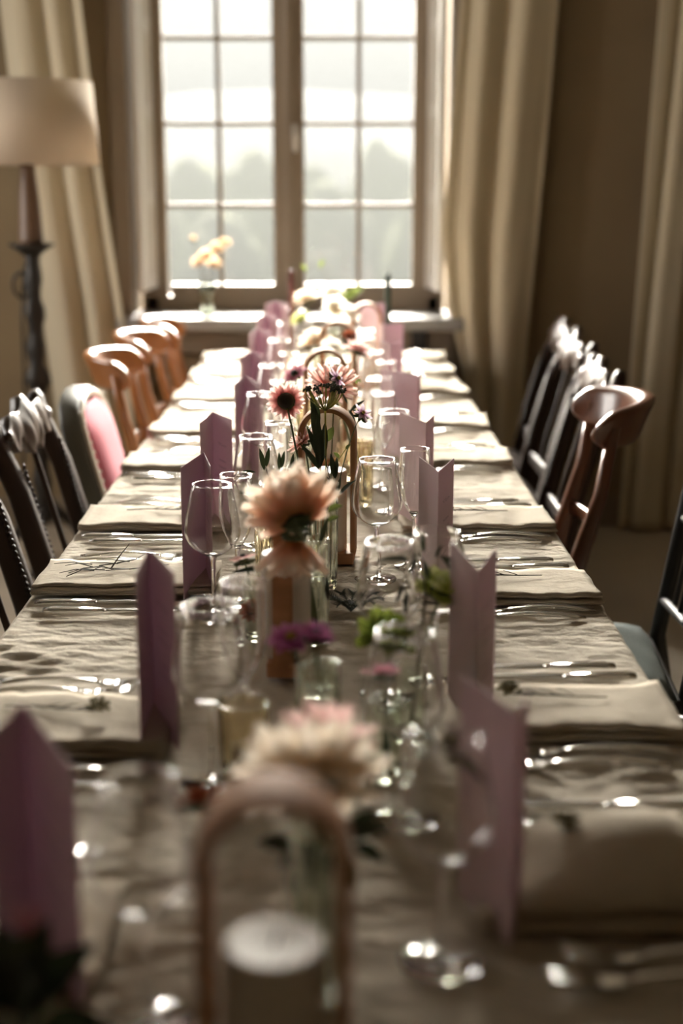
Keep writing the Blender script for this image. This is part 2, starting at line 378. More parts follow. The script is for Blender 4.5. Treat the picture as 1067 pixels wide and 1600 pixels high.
b.box((cxw, WY - 0.02, 0.76), (1.30, 0.04, 0.09)); b.box((cxw, WY - 0.02, 0.10), (1.30, 0.04, 0.2)); b.box((OX0 + 0.03, WY - 0.02, 0.45), (0.09, 0.04, 0.53)); b.box((OX1 - 0.03, WY - 0.02, 0.45), (0.09, 0.04, 0.53))
b.box((cxw, WY - 0.02, 0.45), (0.09, 0.04, 0.53)); b.box((cxw, WY - 0.03, 0.615), (1.21, 0.03, 0.02))
bevel(struct('trim_2', b, 'apron'), 0.006)
p = atY(655, 533, WY - 0.045)
b = MB(); b.box((p.x, WY - 0.045, p.z), (0.062, 0.016, 0.08)); o = bevel(b.build('wall_socket', 'socket', smooth=False), 0.006)
tag(o, 'small dark socket plate on the panel below the window', 'socket')
b = MB(); b.box(((XL + OX0) / 2, WY - 0.008, 0.06), (OX0 - XL - 0.02, 0.016, 0.12)); struct('baseboard_back', b, 'apron')
b = MB(); b.box(((XR + OX1) / 2, WY - 0.008, 0.06), (XR - OX1 - 0.02, 0.016, 0.12)); struct('baseboard_right', b, 'apron')
for x0, x1, nm in ((OX0 - 0.055, OX0 + 0.012, 'trim_3'), (OX1 - 0.012, OX1 + 0.055, 'trim_4')):     # architraves
    b = MB(); b.box(((x0 + x1) / 2, WY - 0.012, 1.78), (x1 - x0, 0.024, 1.84)); bevel(struct(nm, b, 'frame'), 0.004)

# ---- outside: meadow, hills, trees in bright haze
b = MB(); b.grid(lambda u, v: Vector((-260 + 520 * u, 7 + 420 * v * v, -2.2 - 12 * v + 1.2 * noise.noise(Vector((u * 9, v * 9, 0))))), 40, 40); o = struct('ground', b, 'meadow', smooth=True)
b = MB(); b.grid(lambda u, v: Vector((-420 + 840 * u, 420 + 260 * v, -16 + (v ** 0.7) * (46 + 26 * noise.noise(Vector((u * 3.1 + 2, 0, 0))) + 5 * noise.noise(Vector((u * 16, v * 4, 0)))))), 80, 14); struct('hill', b, 'hill', smooth=True)
def ico(mb, c, r, seed, sub=3):
    import bmesh
    q = bmesh.new(); bmesh.ops.create_icosphere(q, subdivisions=sub, radius=1.0)
    vs_ = []
    for v in q.verts:
        d = v.co.normalized(); k = 1 + 0.22 * noise.noise(d * 2.3 + Vector((seed, 0, 0))) + 0.16 * noise.noise(d * 6 + Vector((0, seed, 0)))
        vs_.append(Vector(c) + Vector((d.x * r[0], d.y * r[1], d.z * r[2])) * k)
    fs_ = [tuple(v.index for v in f.verts) for f in q.faces]; q.free(); mb.add(vs_, fs_)
TREES = [(300, 250, 86, 2.6, 'broad hazy tree beyond the casement on the lamp side'), (398, 236, 100, 2.6, 'tall hazy tree beyond the casement beside the window stile'),
         (345, 330, 70, 2.0, 'low hazy bush-shaped tree beneath the broad tree outside'), (516, 290, 76, 2.2, 'low hazy tree outside just past the window stile'),
         (600, 222, 96, 2.7, 'round-topped hazy tree outside the casement opposite the lamp'), (668, 290, 80, 2.2, 'hazy tree outside partly covered by the far shutter'),
         (225, 300, 76, 2.3, 'hazy tree outside partly covered by the lamp side shutter'), (480, 258, 112, 2.6, 'hazy tree outside covered by the middle window stile')]
for i, (px, py, Y, r, lb) in enumerate(TREES):
    top = atY(px, py, Y); gz = -2.2 - 12 * ((Y - 7) / 420) ** 0.5
    t = thing('tree', lb, 'tree', (top.x, Y, gz), 0, 'trees in the haze outside')
    hz = top.z - gz
    b = MB(); b.tube([(0, 0, -0.3), (0.1, 0, hz * 0.4), (0, 0, hz * 0.7)], [0.28, 0.2, 0.08]); b.build('trunk', 'trunk', t)
    b = MB(); rv = hz * 0.42; ico(b, (0, 0, hz - rv), (r * 0.9, r * 0.9, rv), i * 3.1)
    for k in range(5):
        a = k * 1.26 + i; ico(b, (math.cos(a) * r * 0.7, math.sin(a) * r * 0.7, hz - rv * (1.1 + 0.25 * math.sin(k * 2.1))), (r * 0.55, r * 0.55, rv * 0.6), i + k * 7.7, 2)
    b.build('crown', 'crown', t)
hz_m = bpy.data.materials.new('morning_haze'); hz_m.use_nodes = True; n = hz_m.node_tree; n.nodes.remove(n.nodes['Principled BSDF'])
vsn = n.nodes.new('ShaderNodeVolumeScatter'); vsn.inputs['Color'].default_value = (0.94, 0.97, 0.97, 1); vsn.inputs['Density'].default_value = 0.0064; vsn.inputs['Anisotropy'].default_value = 0.2
vab = n.nodes.new('ShaderNodeVolumeAbsorption'); vab.inputs['Color'].default_value = (0, 0, 0, 1); vab.inputs['Density'].default_value = 0.042
vad = n.nodes.new('ShaderNodeAddShader'); n.links.new(vsn.outputs[0], vad.inputs[0]); n.links.new(vab.outputs[0], vad.inputs[1])
n.links.new(vad.outputs[0], n.nodes['Material Output'].inputs['Volume'])
b = MB(); b.box((0, 45, -2), (240, 36, 20)); hz_o = b.build('haze', hz_m, smooth=False); tag(hz_o, 'bright haze lying over the meadow beyond the window', 'haze', kind='stuff')

# ================================================================== curtains, lamp
def curtain(name, label, edges, Y0, nf, amp, seed):
    """edges: list of (z, x_outer, x_inner) from top to bottom"""
    def lerp(z):
        for (za, a0, a1), (zb, b0, b1) in zip(edges, edges[1:]):
            if z <= za and z >= zb:
                t = (za - z) / (za - zb); return a0 + (b0 - a0) * t, a1 + (b1 - a1) * t
        return edges[-1][1:]
    zt, zb = edges[0][0], edges[-1][0]
    def fn(u, v):
        z = zt + (zb - zt) * v; x0, x1 = lerp(z)
        w = u + 0.045 * math.sin(u * 9 + seed) + 0.02 * math.sin(v * 3 + seed)
        ph = w * nf * 2 * math.pi
        d = amp * (math.sin(ph) + 0.35 * math.sin(ph * 2 + seed) + 0.4 * math.sin(ph * 0.5 + seed * 2)) * (0.8 + 0.35 * v)
        d += 0.006 * noise.noise(Vector((u * 12, v * 5, seed)))
        return Vector((x0 + (x1 - x0) * u + 0.022 * math.sin(ph + 1.3), Y0 + d, z))
    t = thing(name, label, 'curtain', ((edges[-1][1] + edges[-1][2]) / 2, Y0, 0.012), 0, 'floor-length curtains on the window wall')
    b = MB(); b.grid(lambda u, v: fn(u, v) - t.location, 130, 60); o = b.build('drape', 'curtain', t); solid(o, 0.003)
    r = MB(); xm = (edges[0][1] + edges[0][2]) / 2; h = abs(edges[0][2] - edges[0][1]) / 2 + 0.08
    r.tube([Vector((xm - h, Y0, zt + 0.02)) - t.location, Vector((xm + h, Y0, zt + 0.02)) - t.location], 0.014, 12); r.build('rod', 'iron', t)
    for i in range(6):
        x = xm - h + 0.1 + (2 * h - 0.2) * i / 5
        g = MB(); g.tube([Vector((x + 0.0, Y0 + 0.02 * math.cos(a * 0.5236), zt + 0.02 + 0.02 * math.sin(a * 0.5236))) - t.location for a in range(13)], 0.003, 6); g.build('ring', 'iron', t)
curtain('curtain', 'beige linen curtain hanging behind the floor lamp', [(2.86, -1.27, -0.93), (2.07, -1.23, -0.885), (1.4, -1.18, -0.83), (0.87, -1.13, -0.765), (0.012, -1.05, -0.71)], 5.60, 2.6, 0.030, 0.7)
curtain('curtain', 'beige linen curtain hanging between the window and dark wall', [(2.86, 0.50, 0.90), (2.07, 0.492, 0.87), (1.18, 0.435, 0.81), (0.9, 0.465, 0.79), (0.6, 0.535, 0.77), (0.012, 0.57, 0.74)], 5.62, 2.3, 0.032, 2.1)
curtain('curtain', 'shadowed beige curtain beyond the bare strip of dark wall', [(2.86, 1.27, 1.95), (2.07, 1.255, 1.92), (0.8, 1.20, 1.85), (0.012, 1.17, 1.82)], 5.60, 3.6, 0.030, 4.4)

LX, LY = -1.035, 5.12
def zof(py, Y): return atY(65, py, Y).z
lamp = thing('floor_lamp', 'tall dark candlestick floor lamp with cream drum shade before curtain', 'lamp', (LX, LY, 0))
zs0, zs1, zc_ = zof(258, LY), zof(128, LY), zof(386, LY)
b = MB(); b.lathe([(0.235, zs1), (0.252, zs0), (0.249, zs0), (0.232, zs1 - 0.001)], 64)
b.f = [f for f in b.f if len(f) == 4]; b.f += [(3 * 64 + k, 3 * 64 + (k + 1) % 64, (k + 1) % 64, k) for k in range(64)]
sh = b.build('lamp_shade', 'shade', lamp)
b = MB()
for k in range(3):
    a = k * 2.094; b.tube([(0, 0, zs1 - 0.03), (0.233 * math.cos(a), 0.233 * math.sin(a), zs1 - 0.012)], 0.003, 6)
b.lathe([(0.012, zs1 - 0.045), (0.014, zs1 - 0.03), (0.012, zs1 - 0.02)], 12); b.build('shade_carrier', 'iron', lamp)
b = MB(); b.lathe([(0.004, zs0 - 0.01 + 0.14), (0.02, zs0 + 0.13), (0.034, zs0 + 0.07), (0.02, zs0 + 0.02), (0.016, zs0 - 0.005)], 16); b.build('bulb', 'shutter', lamp)
b = MB(); b.lathe([(0.046, zc_ + 0.008), (0.043, zc_ + 0.03), (0.036, zc_ + 0.16), (0.026, zs0 - 0.02), (0.024, zs0 + 0.02)], 20); b.build('column', 'lamp_column', lamp)
b = MB(); b.lathe([(0.03, zc_ - 0.03), (0.05, zc_ - 0.012), (0.082, zc_ + 0.006), (0.08, zc_ + 0.012), (0.05, zc_ + 0.004), (0.03, zc_ + 0.004)], 28); b.build('drip_pan', 'iron', lamp)
b = MB(); prof = [(0.03, 0.16), (0.05, 0.20), (0.026, 0.26)]
for i in range(26):
    z = 0.28 + (zc_ - 0.05 - 0.28) * i / 25; prof.append((0.030 + 0.006 * math.sin(i * 1.7) + (0.010 if i in (12, 13) else 0), z))
prof.append((0.03, zc_ - 0.02)); b.lathe(prof, 14, rib=lambda j, k: 0.12 * math.sin(k * 2 * math.pi / 14 * 3 + j * 0.9)); b.build('stem', 'iron', lamp)
for k in range(3):
    a = k * 2.094 + 0.5; b = MB(); c_, s_ = math.cos(a), math.sin(a)
    b.tube([(0.02 * c_, 0.02 * s_, 0.22), (0.10 * c_, 0.10 * s_, 0.15), (0.17 * c_, 0.17 * s_, 0.05), (0.21 * c_, 0.21 * s_, 0.014), (0.24 * c_, 0.24 * s_, 0.018)], [0.022, 0.02, 0.017, 0.014, 0.012]); b.build('foot', 'iron', lamp)
b = MB(); zr = zof(445, LY); b.tube([(-0.035 + 0.032 * math.cos(a * 0.5236), -0.02, zr + 0.045 * math.sin(a * 0.5236)) for a in range(13)], 0.006, 8); b.build('ring_handle', 'iron', lamp)
b = MB(); b.tube([(-0.035, -0.01, zr), (-0.045, -0.005, zr - 0.15), (-0.05, 0, 0.6), (-0.08, 0.0, 0.2), (-0.16, 0.05, 0.012), (-0.4, 0.2, 0.008)], 0.005, 6); b.build('cord', 'iron', lamp)

# ================================================================== table and cloth
TX, Y0T, Y1T, TZ = 0.45, 0.42, 5.52, 0.75
tb = thing('dining_table', 'long wooden dining table hidden under the crumpled linen cloth', 'table', (0, (Y0T + Y1T) / 2, 0))
b = MB(); b.box((0, 0, 0.718), (0.84, Y1T - Y0T - 0.06, 0.028)); bevel(b.build('tabletop', 'dark_wood', tb, smooth=False), 0.006)
b = MB(); b.box((0, 0, 0.665), (0.70, Y1T - Y0T - 0.3, 0.08)); b.build('apron_frame', 'dark_wood', tb, smooth=False)
for sx_, yl in ((-1, 0.75), (1, 0.75), (-1, 2.72), (1, 2.40), (-1, 4.99), (1, 5.28)):
    yl -= (Y0T + Y1T) / 2
    b = MB(); b.rect_tube([(sx_ * 0.33, yl, 0), (sx_ * 0.33, yl, 0.63)], [0.04, 0.06], [0.04, 0.06]); b.build('leg', 'dark_wood', tb)
RC, RR = 0.055, 0.014
hx, hy = TX - RC - 0, (Y1T - Y0T) / 2 - RC
def hgt(x, y):
    """wrinkles: pressed down from the table level, never above it"""
    wx, wy = 0.16 * noise.noise(Vector((x * 3.1, y * 2.7, 3))), 0.075 * noise.noise(Vector((x * 4.3, y * 3.1, 13)))
    a = noise.noise(Vector(((x + wx) * 5, (y + wy) * 15, 0)))
    a2 = noise.noise(Vector(((x + wy) * 13, (y + wx * 0.5) * 31, 4)))
    a3 = noise.noise(Vector((x * 27 + 6 * wx, y * 42 + 9 * wy, 8)))
    lo = 0.5 + 1.0 * noise.noise(Vector((x * 2.2, y * 1.9, 21)))
    k = 0.0060 * (1 - abs(a) * 2.6) * max(lo, 0.10) + 0.0058 * (1 - abs(a2) * 2.6) * max(lo, 0.22) + 0.0030 * a3 * max(lo, 0.4)
    return min(k, 0.007) - 0.007
OV = 0.25
nx_, ny_ = 190, 760
vs_ = []; fs_ = []
Wf, Lf = 2 * (TX + OV), (Y1T - Y0T) + 2 * OV
for j in range(ny_ + 1):
    for i in range(nx_ + 1):
        u = -Wf / 2 + Wf * i / nx_; v = -Lf / 2 + Lf * j / ny_
        qx, qy = max(-hx, min(hx, u)), max(-hy, min(hy, v))
        dx, dy = u - qx, v - qy; d = math.hypot(dx, dy)
        yw = (Y0T + Y1T) / 2
        flat_d = RC - RR
        if d <= flat_d:
            vs_.append((u, v + yw, TZ + hgt(u, v)))
        else:
            nx2, ny2 = dx / d, dy / d; e = d - flat_d; arc = RR * math.pi / 2
            if e < arc: o_, z_ = flat_d + RR * math.sin(e / RR), -RR * (1 - math.cos(e / RR))
            else: o_, z_ = RC, -RR - (e - arc)
            drop = max(0, e - arc)
            rip = (0.012 * noise.noise(Vector((qx * 2.4 + dx * 6, (qy * 2.4 + dy * 6), 5))) + 0.006 * math.sin((qy + qx * 1.3) * 17)) * min(1, drop / 0.12) + 0.012 * drop / OV
            hh = hgt(u, v) * max(0.35, 1 - e / arc)
            vs_.append((qx + nx2 * (o_ + rip), qy + ny2 * (o_ + rip) + yw, TZ + z_ + hh + 0.004 * noise.noise(Vector((qx, qy * 7, 2))) * min(1, drop * 20)))
fs_ = [(j * (nx_ + 1) + i, j * (nx_ + 1) + i + 1, (j + 1) * (nx_ + 1) + i + 1, (j + 1) * (nx_ + 1) + i) for j in range(ny_) for i in range(nx_)]
b = MB(); b.v = vs_; b.f = fs_; cl = b.build('tablecloth', 'linen'); solid(cl, 0.0015)
tag(cl, 'crumpled sand linen tablecloth covering the whole long table', 'tablecloth')

# ================================================================== chairs
# local frame: table towards +x, chair width along y, origin on the floor below the seat's rear edge
def seat_and_legs(t, wood, seat_m, w=0.40, dp=0.41, zs=0.46, front=True):
    b = MB(); b.box((dp / 2, 0, zs - 0.045), (dp, w, 0.05)); bevel(b.build('seat_rail', wood, t, smooth=False), 0.008)
    def top(u, v):
        x, y = u * dp, (v - 0.5) * (w + 0.01); e = (4 * u * (1 - u)) ** 0.35 * (4 * v * (1 - v)) ** 0.35
        return Vector((x, y, zs - 0.02 + 0.035 * e))
    b = MB(); b.grid(top, 14, 14); o = b.build('seat', seat_m, t); solid(o, 0.012)
    for s in (-1, 1):
        b = MB(); b.rect_tube([(dp - 0.03, s * (w / 2 - 0.03), zs - 0.07), (dp - 0.03, s * (w / 2 - 0.03), 0.2), (dp - 0.02, s * (w / 2 - 0.03), 0)], [0.042, 0.034, 0.026], [0.042, 0.034, 0.026]); b.build('leg', wood, t)

def make_crest_chair(name, label, wood, H=0.90):
    t = thing(name, label, 'chair')
    seat_and_legs(t, wood, wood)
    for s in (-1, 1):
        b = MB(); y = s * 0.165
        b.rect_tube([(-0.07, y, 0), (-0.02, y, 0.25), (0.0, y, 0.46), (-0.035, y * 1.02, 0.60), (-0.070, y * 1.04, 0.72), (-0.093, y * 1.05, H - 0.05)], [0.03, 0.036, 0.04, 0.034, 0.03, 0.036], [0.032, 0.04, 0.046, 0.034, 0.028, 0.024], (0, 1, 0)); b.build('leg', wood, t)
    b = MB()                                   # barrel-curved crest rail wrapping forward at both ends
    nu, nv = 32, 12
    def ring(u):
        q = 2 * u - 1; ph = R(66) * q; Rb = 0.205
        e = max(0.0, (abs(q) - 0.80) / 0.20)   # rounded ends
        rnd_ = 1 - 0.62 * e * e
        zt = H - 0.018 * q * q - 0.030 * e * e
        zb = H - 0.105 + 0.006 * q * q + 0.030 * e * e
        tk = (0.030 - 0.006 * q * q) * (1 - 0.4 * e * e)
        pts = []
        for a, bz in ((0.32, 0.0), (0.50, 0.10), (0.50, 0.40), (0.46, 0.75), (0.36, 0.94), (0.0, 1.0), (-0.6, 0.99), (-0.80, 0.90), (-0.62, 0.70), (-0.42, 0.40), (-0.36, 0.12), (-0.10, 0.0)):
            lean = -0.022 * bz
            r_ = Rb - a * tk - lean
            pts.append(Vector((-0.095 + Rb * math.cos(R(52)) - r_ * math.cos(ph) + 0.012, r_ * math.sin(ph), zb + bz * (zt - zb))))
        return pts
    rings = [ring(i / nu) for i in range(nu + 1)]; n = 12
    b.add([p for r in rings for p in r], [(i * n + k, (i + 1) * n + k, (i + 1) * n + (k + 1) % n, i * n + (k + 1) % n) for i in range(nu) for k in range(n)] + [tuple(range(n)), tuple(reversed(range(nu * n, nu * n + n)))])
    o = b.build('crest_rail', wood, t); md = o.modifiers.new('sub', 'SUBSURF'); md.levels = 1; md.render_levels = 1
    b = MB(); b.rect_tube([(-0.045 - 0.035 * (1 - (q / 3) ** 2), q * 0.056, 0.625) for q in range(-3, 4)], 0.034, 0.016, (0, 0, 1)); b.build('cross_rail', wood, t)
    return t

def make_carved_chair(name, label, H=0.95):
    t = thing(name, label, 'chair')
    seat_and_legs(t, 'dark_wood', 'dark_wood')
    for s in (-1, 1):
        b = MB(); y = s * 0.18
        b.rect_tube([(-0.08, y, 0), (-0.025, y, 0.25), (0.0, y, 0.46), (-0.03, y, 0.60), (-0.075, y, 0.76), (-0.12, y * 0.99, H - 0.06), (-0.128, y * 0.99, H - 0.02), (-0.132, y * 0.97, H - 0.005)],
                    [0.036, 0.04, 0.044, 0.042, 0.042, 0.046, 0.046, 0.03], [0.036, 0.046, 0.05, 0.044, 0.04, 0.036, 0.03, 0.02], (0, 1, 0)); b.build('leg', 'dark_wood', t)
    def xb(z): return -0.03 - (z - 0.60) * 0.275 if z > 0.6 else -0.03 * (z - 0.46) / 0.14
    def rail(u, v):                            # scrolled top rail with a raised shell in the middle
        q = 2 * u - 1; y = q * 0.165
        top = H + 0.016 * math.cos(q * math.pi) - 0.012 + 0.010 * math.cos(3 * q * math.pi) ; bot = H - 0.075 - 0.035 * math.exp(-(q / 0.30) ** 2) + 0.014 * math.cos(q * 4 * math.pi)
        z = bot + (top - bot) * v
        rel = 0.010 * math.exp(-(q / 0.34) ** 2) * (0.7 + 0.6 * abs(math.sin(7 * math.atan2(v + 0.25, q * 1.3)))) * math.sin(math.pi * min(1, v * 1.05)) + 0.006 * abs(math.sin(q * 8)) * math.sin(math.pi * v)
        return Vector((xb(z) + 0.012 + rel, y, z))
    b = MB(); b.grid(rail, 60, 18); o = b.build('crest_rail', 'carved', t); solid(o, 0.024)
    for s in (0,):                              # narrow dark splat
        b = MB(); pts = []
        for i in range(25):
            f = i / 24; z = 0.52 + (H - 0.10 - 0.52) * f
            y = s * (0.018 + 0.042 * abs(math.sin(f * math.pi * 1.5))) if s else 0.0
            pts.append((xb(z) + 0.002 * s, y, z))
        b.rect_tube(pts, 0.014 if s else 0.010, 0.012, (0, 1, 0)); b.build('splat_ribbon', 'dark_wood', t)
    for sy_ in (-1, 1):
        b = MB()
        for i in range(22):
            z = 0.56 + 0.012 * i; b.tube([(xb(z) + 0.016, sy_ * 0.156, z - 0.0062), (xb(z) + 0.020, sy_ * 0.156, z), (xb(z) + 0.016, sy_ * 0.156, z + 0.0062)], [0.0025, 0.0045, 0.0025], 6)
        b.build('bead_moulding', 'dark_wood', t)
    b = MB(); b.rect_tube([(xb(0.53), q * 0.055, 0.52) for q in range(-3, 4)], 0.04, 0.018, (0, 0, 1)); b.build('cross_rail', 'dark_wood', t)
    return t

def make_upholstered_chair(name, label, H=0.89):
    t = thing(name, label, 'chair')
    seat_and_legs(t, 'grey_frame', 'pink')
    def bx(z): return -0.02 - max(0, z - 0.46) * 0.24 - 0.10 * max(0, z - 0.7) ** 1.5
    W = 0.19
    path = [(-W * 0.86, 0.40), (-W * 0.9, 0.55), (-W * 0.97, 0.68), (-W, 0.77), (-W * 0.93, 0.83), (-W * 0.72, 0.866), (-W * 0.38, 0.885), (0, 0.89)]
    path += [(-y, z) for y, z in reversed(path[:-1])]
    path = [(y, z + (H - 0.89)) for y, z in path]
    b = MB(); b.rect_tube([(bx(z), y, z) for y, z in path], 0.050, 0.026, (1, 0, 0)); b.build('back_frame', 'grey_frame', t)
    b = MB(); b.rect_tube([(bx(z) + 0.030, y * 0.96, z - 0.004) for y, z in path], 0.010, 0.018, (1, 0, 0)); b.build('frame_edge', 'cream_frame', t)
    def pan(u, v):
        z = 0.50 + (H - 0.022 - 0.50) * v; q = 2 * u - 1
        half = W * (0.84 + 0.10 * v) * (1 if v < 0.8 else math.sqrt(max(0.02, 1 - ((v - 0.8) / 0.215) ** 2)))
        return Vector((bx(z) + 0.030 + 0.022 * (1 - q ** 4) * min(1, 6 * (1 - v)) , q * half, z))
    b = MB(); b.grid(pan, 16, 20); solid(b.build('back_panel', 'pink', t), 0.02)
    b = MB()
    for i in range(1, 14):
        z = 0.53 + 0.024 * i
        for s in (-1, 1):
            yy = s * W * (0.80 + 0.12 * (z - 0.5) / 0.36); b.tube([(bx(z) + 0.030, yy, z), (bx(z) + 0.037, yy, z)], [0.005, 0.003], 6)
    b.build('nail_trim', 'cream_frame', t)
    for s in (-1, 1):
        b = MB(); b.rect_tube([(-0.08, s * 0.165, 0), (-0.03, s * 0.165, 0.25), (-0.015, s * 0.165, 0.42)], [0.028, 0.036, 0.04], [0.028, 0.036, 0.04]); b.build('leg', 'grey_frame', t)
    return t

def make_frame_chair(name, label, H=1.0):
    t = thing(name, label, 'chair')
    w, dp, zs = 0.40, 0.40, 0.44
    b = MB(); b.box((dp / 2, 0, zs - 0.02), (dp, w, 0.03)); bevel(b.build('seat_rail', 'black_frame', t, smooth=False), 0.006)
    def top(u, v):
        x, y = 0.01 + u * (dp - 0.02), (v - 0.5) * w; e = max(0, 16 * u * (1 - u) * v * (1 - v)) ** 0.28
        return Vector((x, y, zs - 0.004 + 0.055 * e + 0.004 * noise.noise(Vector((u * 4, v * 4, 0)))))
    b = MB(); b.grid(top, 20, 20); solid(b.build('cushion', 'cushion', t), 0.01)
    for s in (-1, 1):
        b = MB(); b.tube([(-0.09, s * 0.19, 0), (-0.01, s * 0.185, zs), (-0.06, s * 0.185, 0.75), (-0.10, s * 0.185, H)], [0.013, 0.017, 0.016, 0.014], 10); b.build('leg', 'black_frame', t)
        b = MB(); b.tube([(dp - 0.02, s * 0.18, zs - 0.03), (dp, s * 0.19, 0)], [0.017, 0.012], 10); b.build('leg', 'black_frame', t)
    for z, x in ((0.52, -0.018), (0.70, -0.05), (H - 0.02, -0.098)):
        b = MB(); b.tube([(x, -0.185, z), (x - 0.02, 0, z), (x, 0.185, z)], 0.010, 8); b.build('back_rail', 'black_frame', t)
    for s in (-2, -1, 0, 1, 2):
        b = MB(); b.tube([(-0.032, s * 0.062, 0.52), (-0.112, s * 0.062, H - 0.02)], 0.006, 8); b.build('spindle', 'black_frame', t)
    return t

def make_cane_chair(name, label, H=0.95):
    t = thing(name, label, 'chair'); w, dp, zs = 0.41, 0.40, 0.46
    for i in range(16):                         # woven seat strips
        b = MB(); y = -w / 2 + 0.02 + i * (w - 0.04) / 15
        b.rect_tube([(0.012 + j * (dp - 0.024) / 20, y, zs + 0.003 * (1 if (i + j) % 2 else -1)) for j in range(21)], 0.018, 0.0025, (0, 1, 0)); b.build('seat_strand', 'cane', t)
    for i in range(16):
        b = MB(); x = 0.02 + i * (dp - 0.04) / 15
        b.rect_tube([(x, -w / 2 + 0.012 + j * (w - 0.024) / 20, zs + 0.003 * (-1 if (i + j) % 2 else 1)) for j in range(21)], 0.018, 0.0025, (1, 0, 0)); b.build('seat_strand', 'cane', t)
    for pts, wd in (([(0, -w / 2, zs), (dp, -w / 2, zs)], (0, 1, 0)), ([(0, w / 2, zs), (dp, w / 2, zs)], (0, 1, 0)), ([(0, -w / 2, zs), (0, w / 2, zs)], (1, 0, 0)), ([(dp, -w / 2, zs), (dp, w / 2, zs)], (1, 0, 0))):
        b = MB(); b.rect_tube(pts, 0.028, 0.03, wd); b.build('seat_frame', 'dark_wood', t)
    for s in (-1, 1):
        b = MB(); b.rect_tube([(-0.07, s * 0.185, 0), (0, s * 0.185, zs), (-0.05, s * 0.185, 0.72), (-0.11, s * 0.185, H)], 0.036, 0.036); b.build('leg', 'dark_wood', t)
        b = MB(); b.rect_tube([(dp - 0.01, s * 0.18, zs), (dp, s * 0.18, 0)], 0.034, 0.034); b.build('leg', 'dark_wood', t)
    for z in (0.66, 0.80, H - 0.03):
        b = MB(); x = -0.05 - (z - 0.72) * 0.26; b.rect_tube([(x + 0.01, -0.185, z), (x - 0.02, 0, z), (x + 0.01, 0.185, z)], 0.05, 0.016, (0, 0, 1)); b.build('back_slat', 'dark_wood', t)
    return t

def put(ch, x, y, rz, label=None, group=None):
    ch.location = (x, y, 0); ch.rotation_euler = (0, 0, rz)
    if label: ch['label'] = label
    if group: ch['group'] = group
    return ch
PI = math.pi
ca = make_crest_chair('dining_chair', 'x', 'light_wood', 0.90)
put(ca, -0.475, 5.24, R(3), 'honey wood chair with rolled crest, lamp side, beside the window', 'honey wood chairs on the lamp side')
put(copy_tree(ca), -0.495, 4.74, R(-2), 'honey wood chair with rolled crest, middle one of three beside the lamp', 'honey wood chairs on the lamp side')
put(copy_tree(ca), -0.50, 4.20, R(2), 'honey wood chair with rolled crest, standing next to the pink chair', 'honey wood chairs on the lamp side')
put(make_upholstered_chair('upholstered_chair', 'x', 0.868), -0.49, 3.55, R(0), 'grey painted chair with a pink velvet back panel')
cb = make_carved_chair('carved_chair', 'x', 0.925)
put(cb, -0.525, 3.02, R(-3), 'dark carved chair on the lamp side, next to the pink chair', 'dark carved chairs')
put(copy_tree(cb), -0.515, 2.42, R(2), 'dark carved chair on the lamp side, farthest from the window', 'dark carved chairs')
cr = make_crest_chair('dining_chair', 'x', 'red_wood', 0.925)
put(cr, 0.545, 3.16, PI + R(-3), 'reddish wood chair with a rolled crest facing the pink chair')
put(copy_tree(cb), 0.62, 3.72, PI, 'dark carved chair directly beside the reddish rolled-crest chair', 'dark carved chairs')
put(copy_tree(cb), 0.66, 4.34, PI + R(2), 'dark carved chair, middle of three opposite the honey wood chairs', 'dark carved chairs')
put(copy_tree(cb), 0.70, 4.82, PI, 'dark carved chair by the curtain, opposite the honey wood chairs', 'dark carved chairs')
put(make_frame_chair('cushioned_chair', 'x'), 0.70, 2.71, PI + R(-4), 'thin black framed chair with a grey-blue seat cushion')
put(make_cane_chair('cane_chair', 'x'), 0.945, 2.12, PI, 'dark chair with a woven cane seat just off the table corner')

# ================================================================== place settings
SIDE = {-1: 'lamp side', 1: 'far from lamp'}
SIDE[1] = 'side opposite lamp'
NAP = {-1: [1.10, 1.585, 2.22, 2.64, 3.20, 3.65, 4.20, 4.72, 5.20], 1: [1.19, 1.625, 2.17, 2.63, 3.25, 3.75, 4.33, 4.82, 5.22]}
ZT = TZ + 0.0008
def napkin_mesh(seed, tent=0.0):
    """linen napkin folded in four layers; local x outwards 0..-0.29 (from the table edge inwards), y depth"""
    D, Lx, lay, th = 0.160, 0.285, 4, 0.0024
    path = []
    for k in range(lay):
        ys = [-D / 2 + D * i / 10 for i in range(11)]
        if k % 2: ys.reverse()
        sh = 0.004 * ((k * 37 + seed * 11) % 5 - 2)
        for i, y in enumerate(ys): path.append((y * (1 - 0.012 * k) + sh * 0.6, k * (th + 0.0008)))
        if k < lay - 1: path.append((ys[-1] * 1.012 + sh * 0.6, (k + 0.5) * (th + 0.0008)))
    nx2 = 26; vs_ = []
    for i in range(nx2 + 1):
        f = i / nx2
        for (y, z) in path:
            k = z / (lay * th)
            dz = k * (0.006 * noise.noise(Vector((f * 4, y * 9, seed))) + 0.004 * noise.noise(Vector((f * 11, y * 22, seed + 5))) + 0.003)
            dz += tent * k * math.sin(math.pi * min(1, max(0, (f - 0.05) / 0.9))) * math.cos(y / D * math.pi * 0.8)
            x = 0.006 * noise.noise(Vector((y * 12, z * 300, seed + 2))) * (1 if f in (0, 1) else 0.5) + f * Lx
            vs_.append((x, y + 0.004 * noise.noise(Vector((f * 6, k * 2, seed))), 0.0016 + z + max(dz, -0.0005)))
    m_ = len(path)
    b = MB(); b.add(vs_, [(i * m_ + j, i * m_ + j + 1, (i + 1) * m_ + j + 1, (i + 1) * m_ + j) for i in range(nx2) for j in range(m_ - 1)])
    me = b.mesh('napkin', 'napkin'); return me
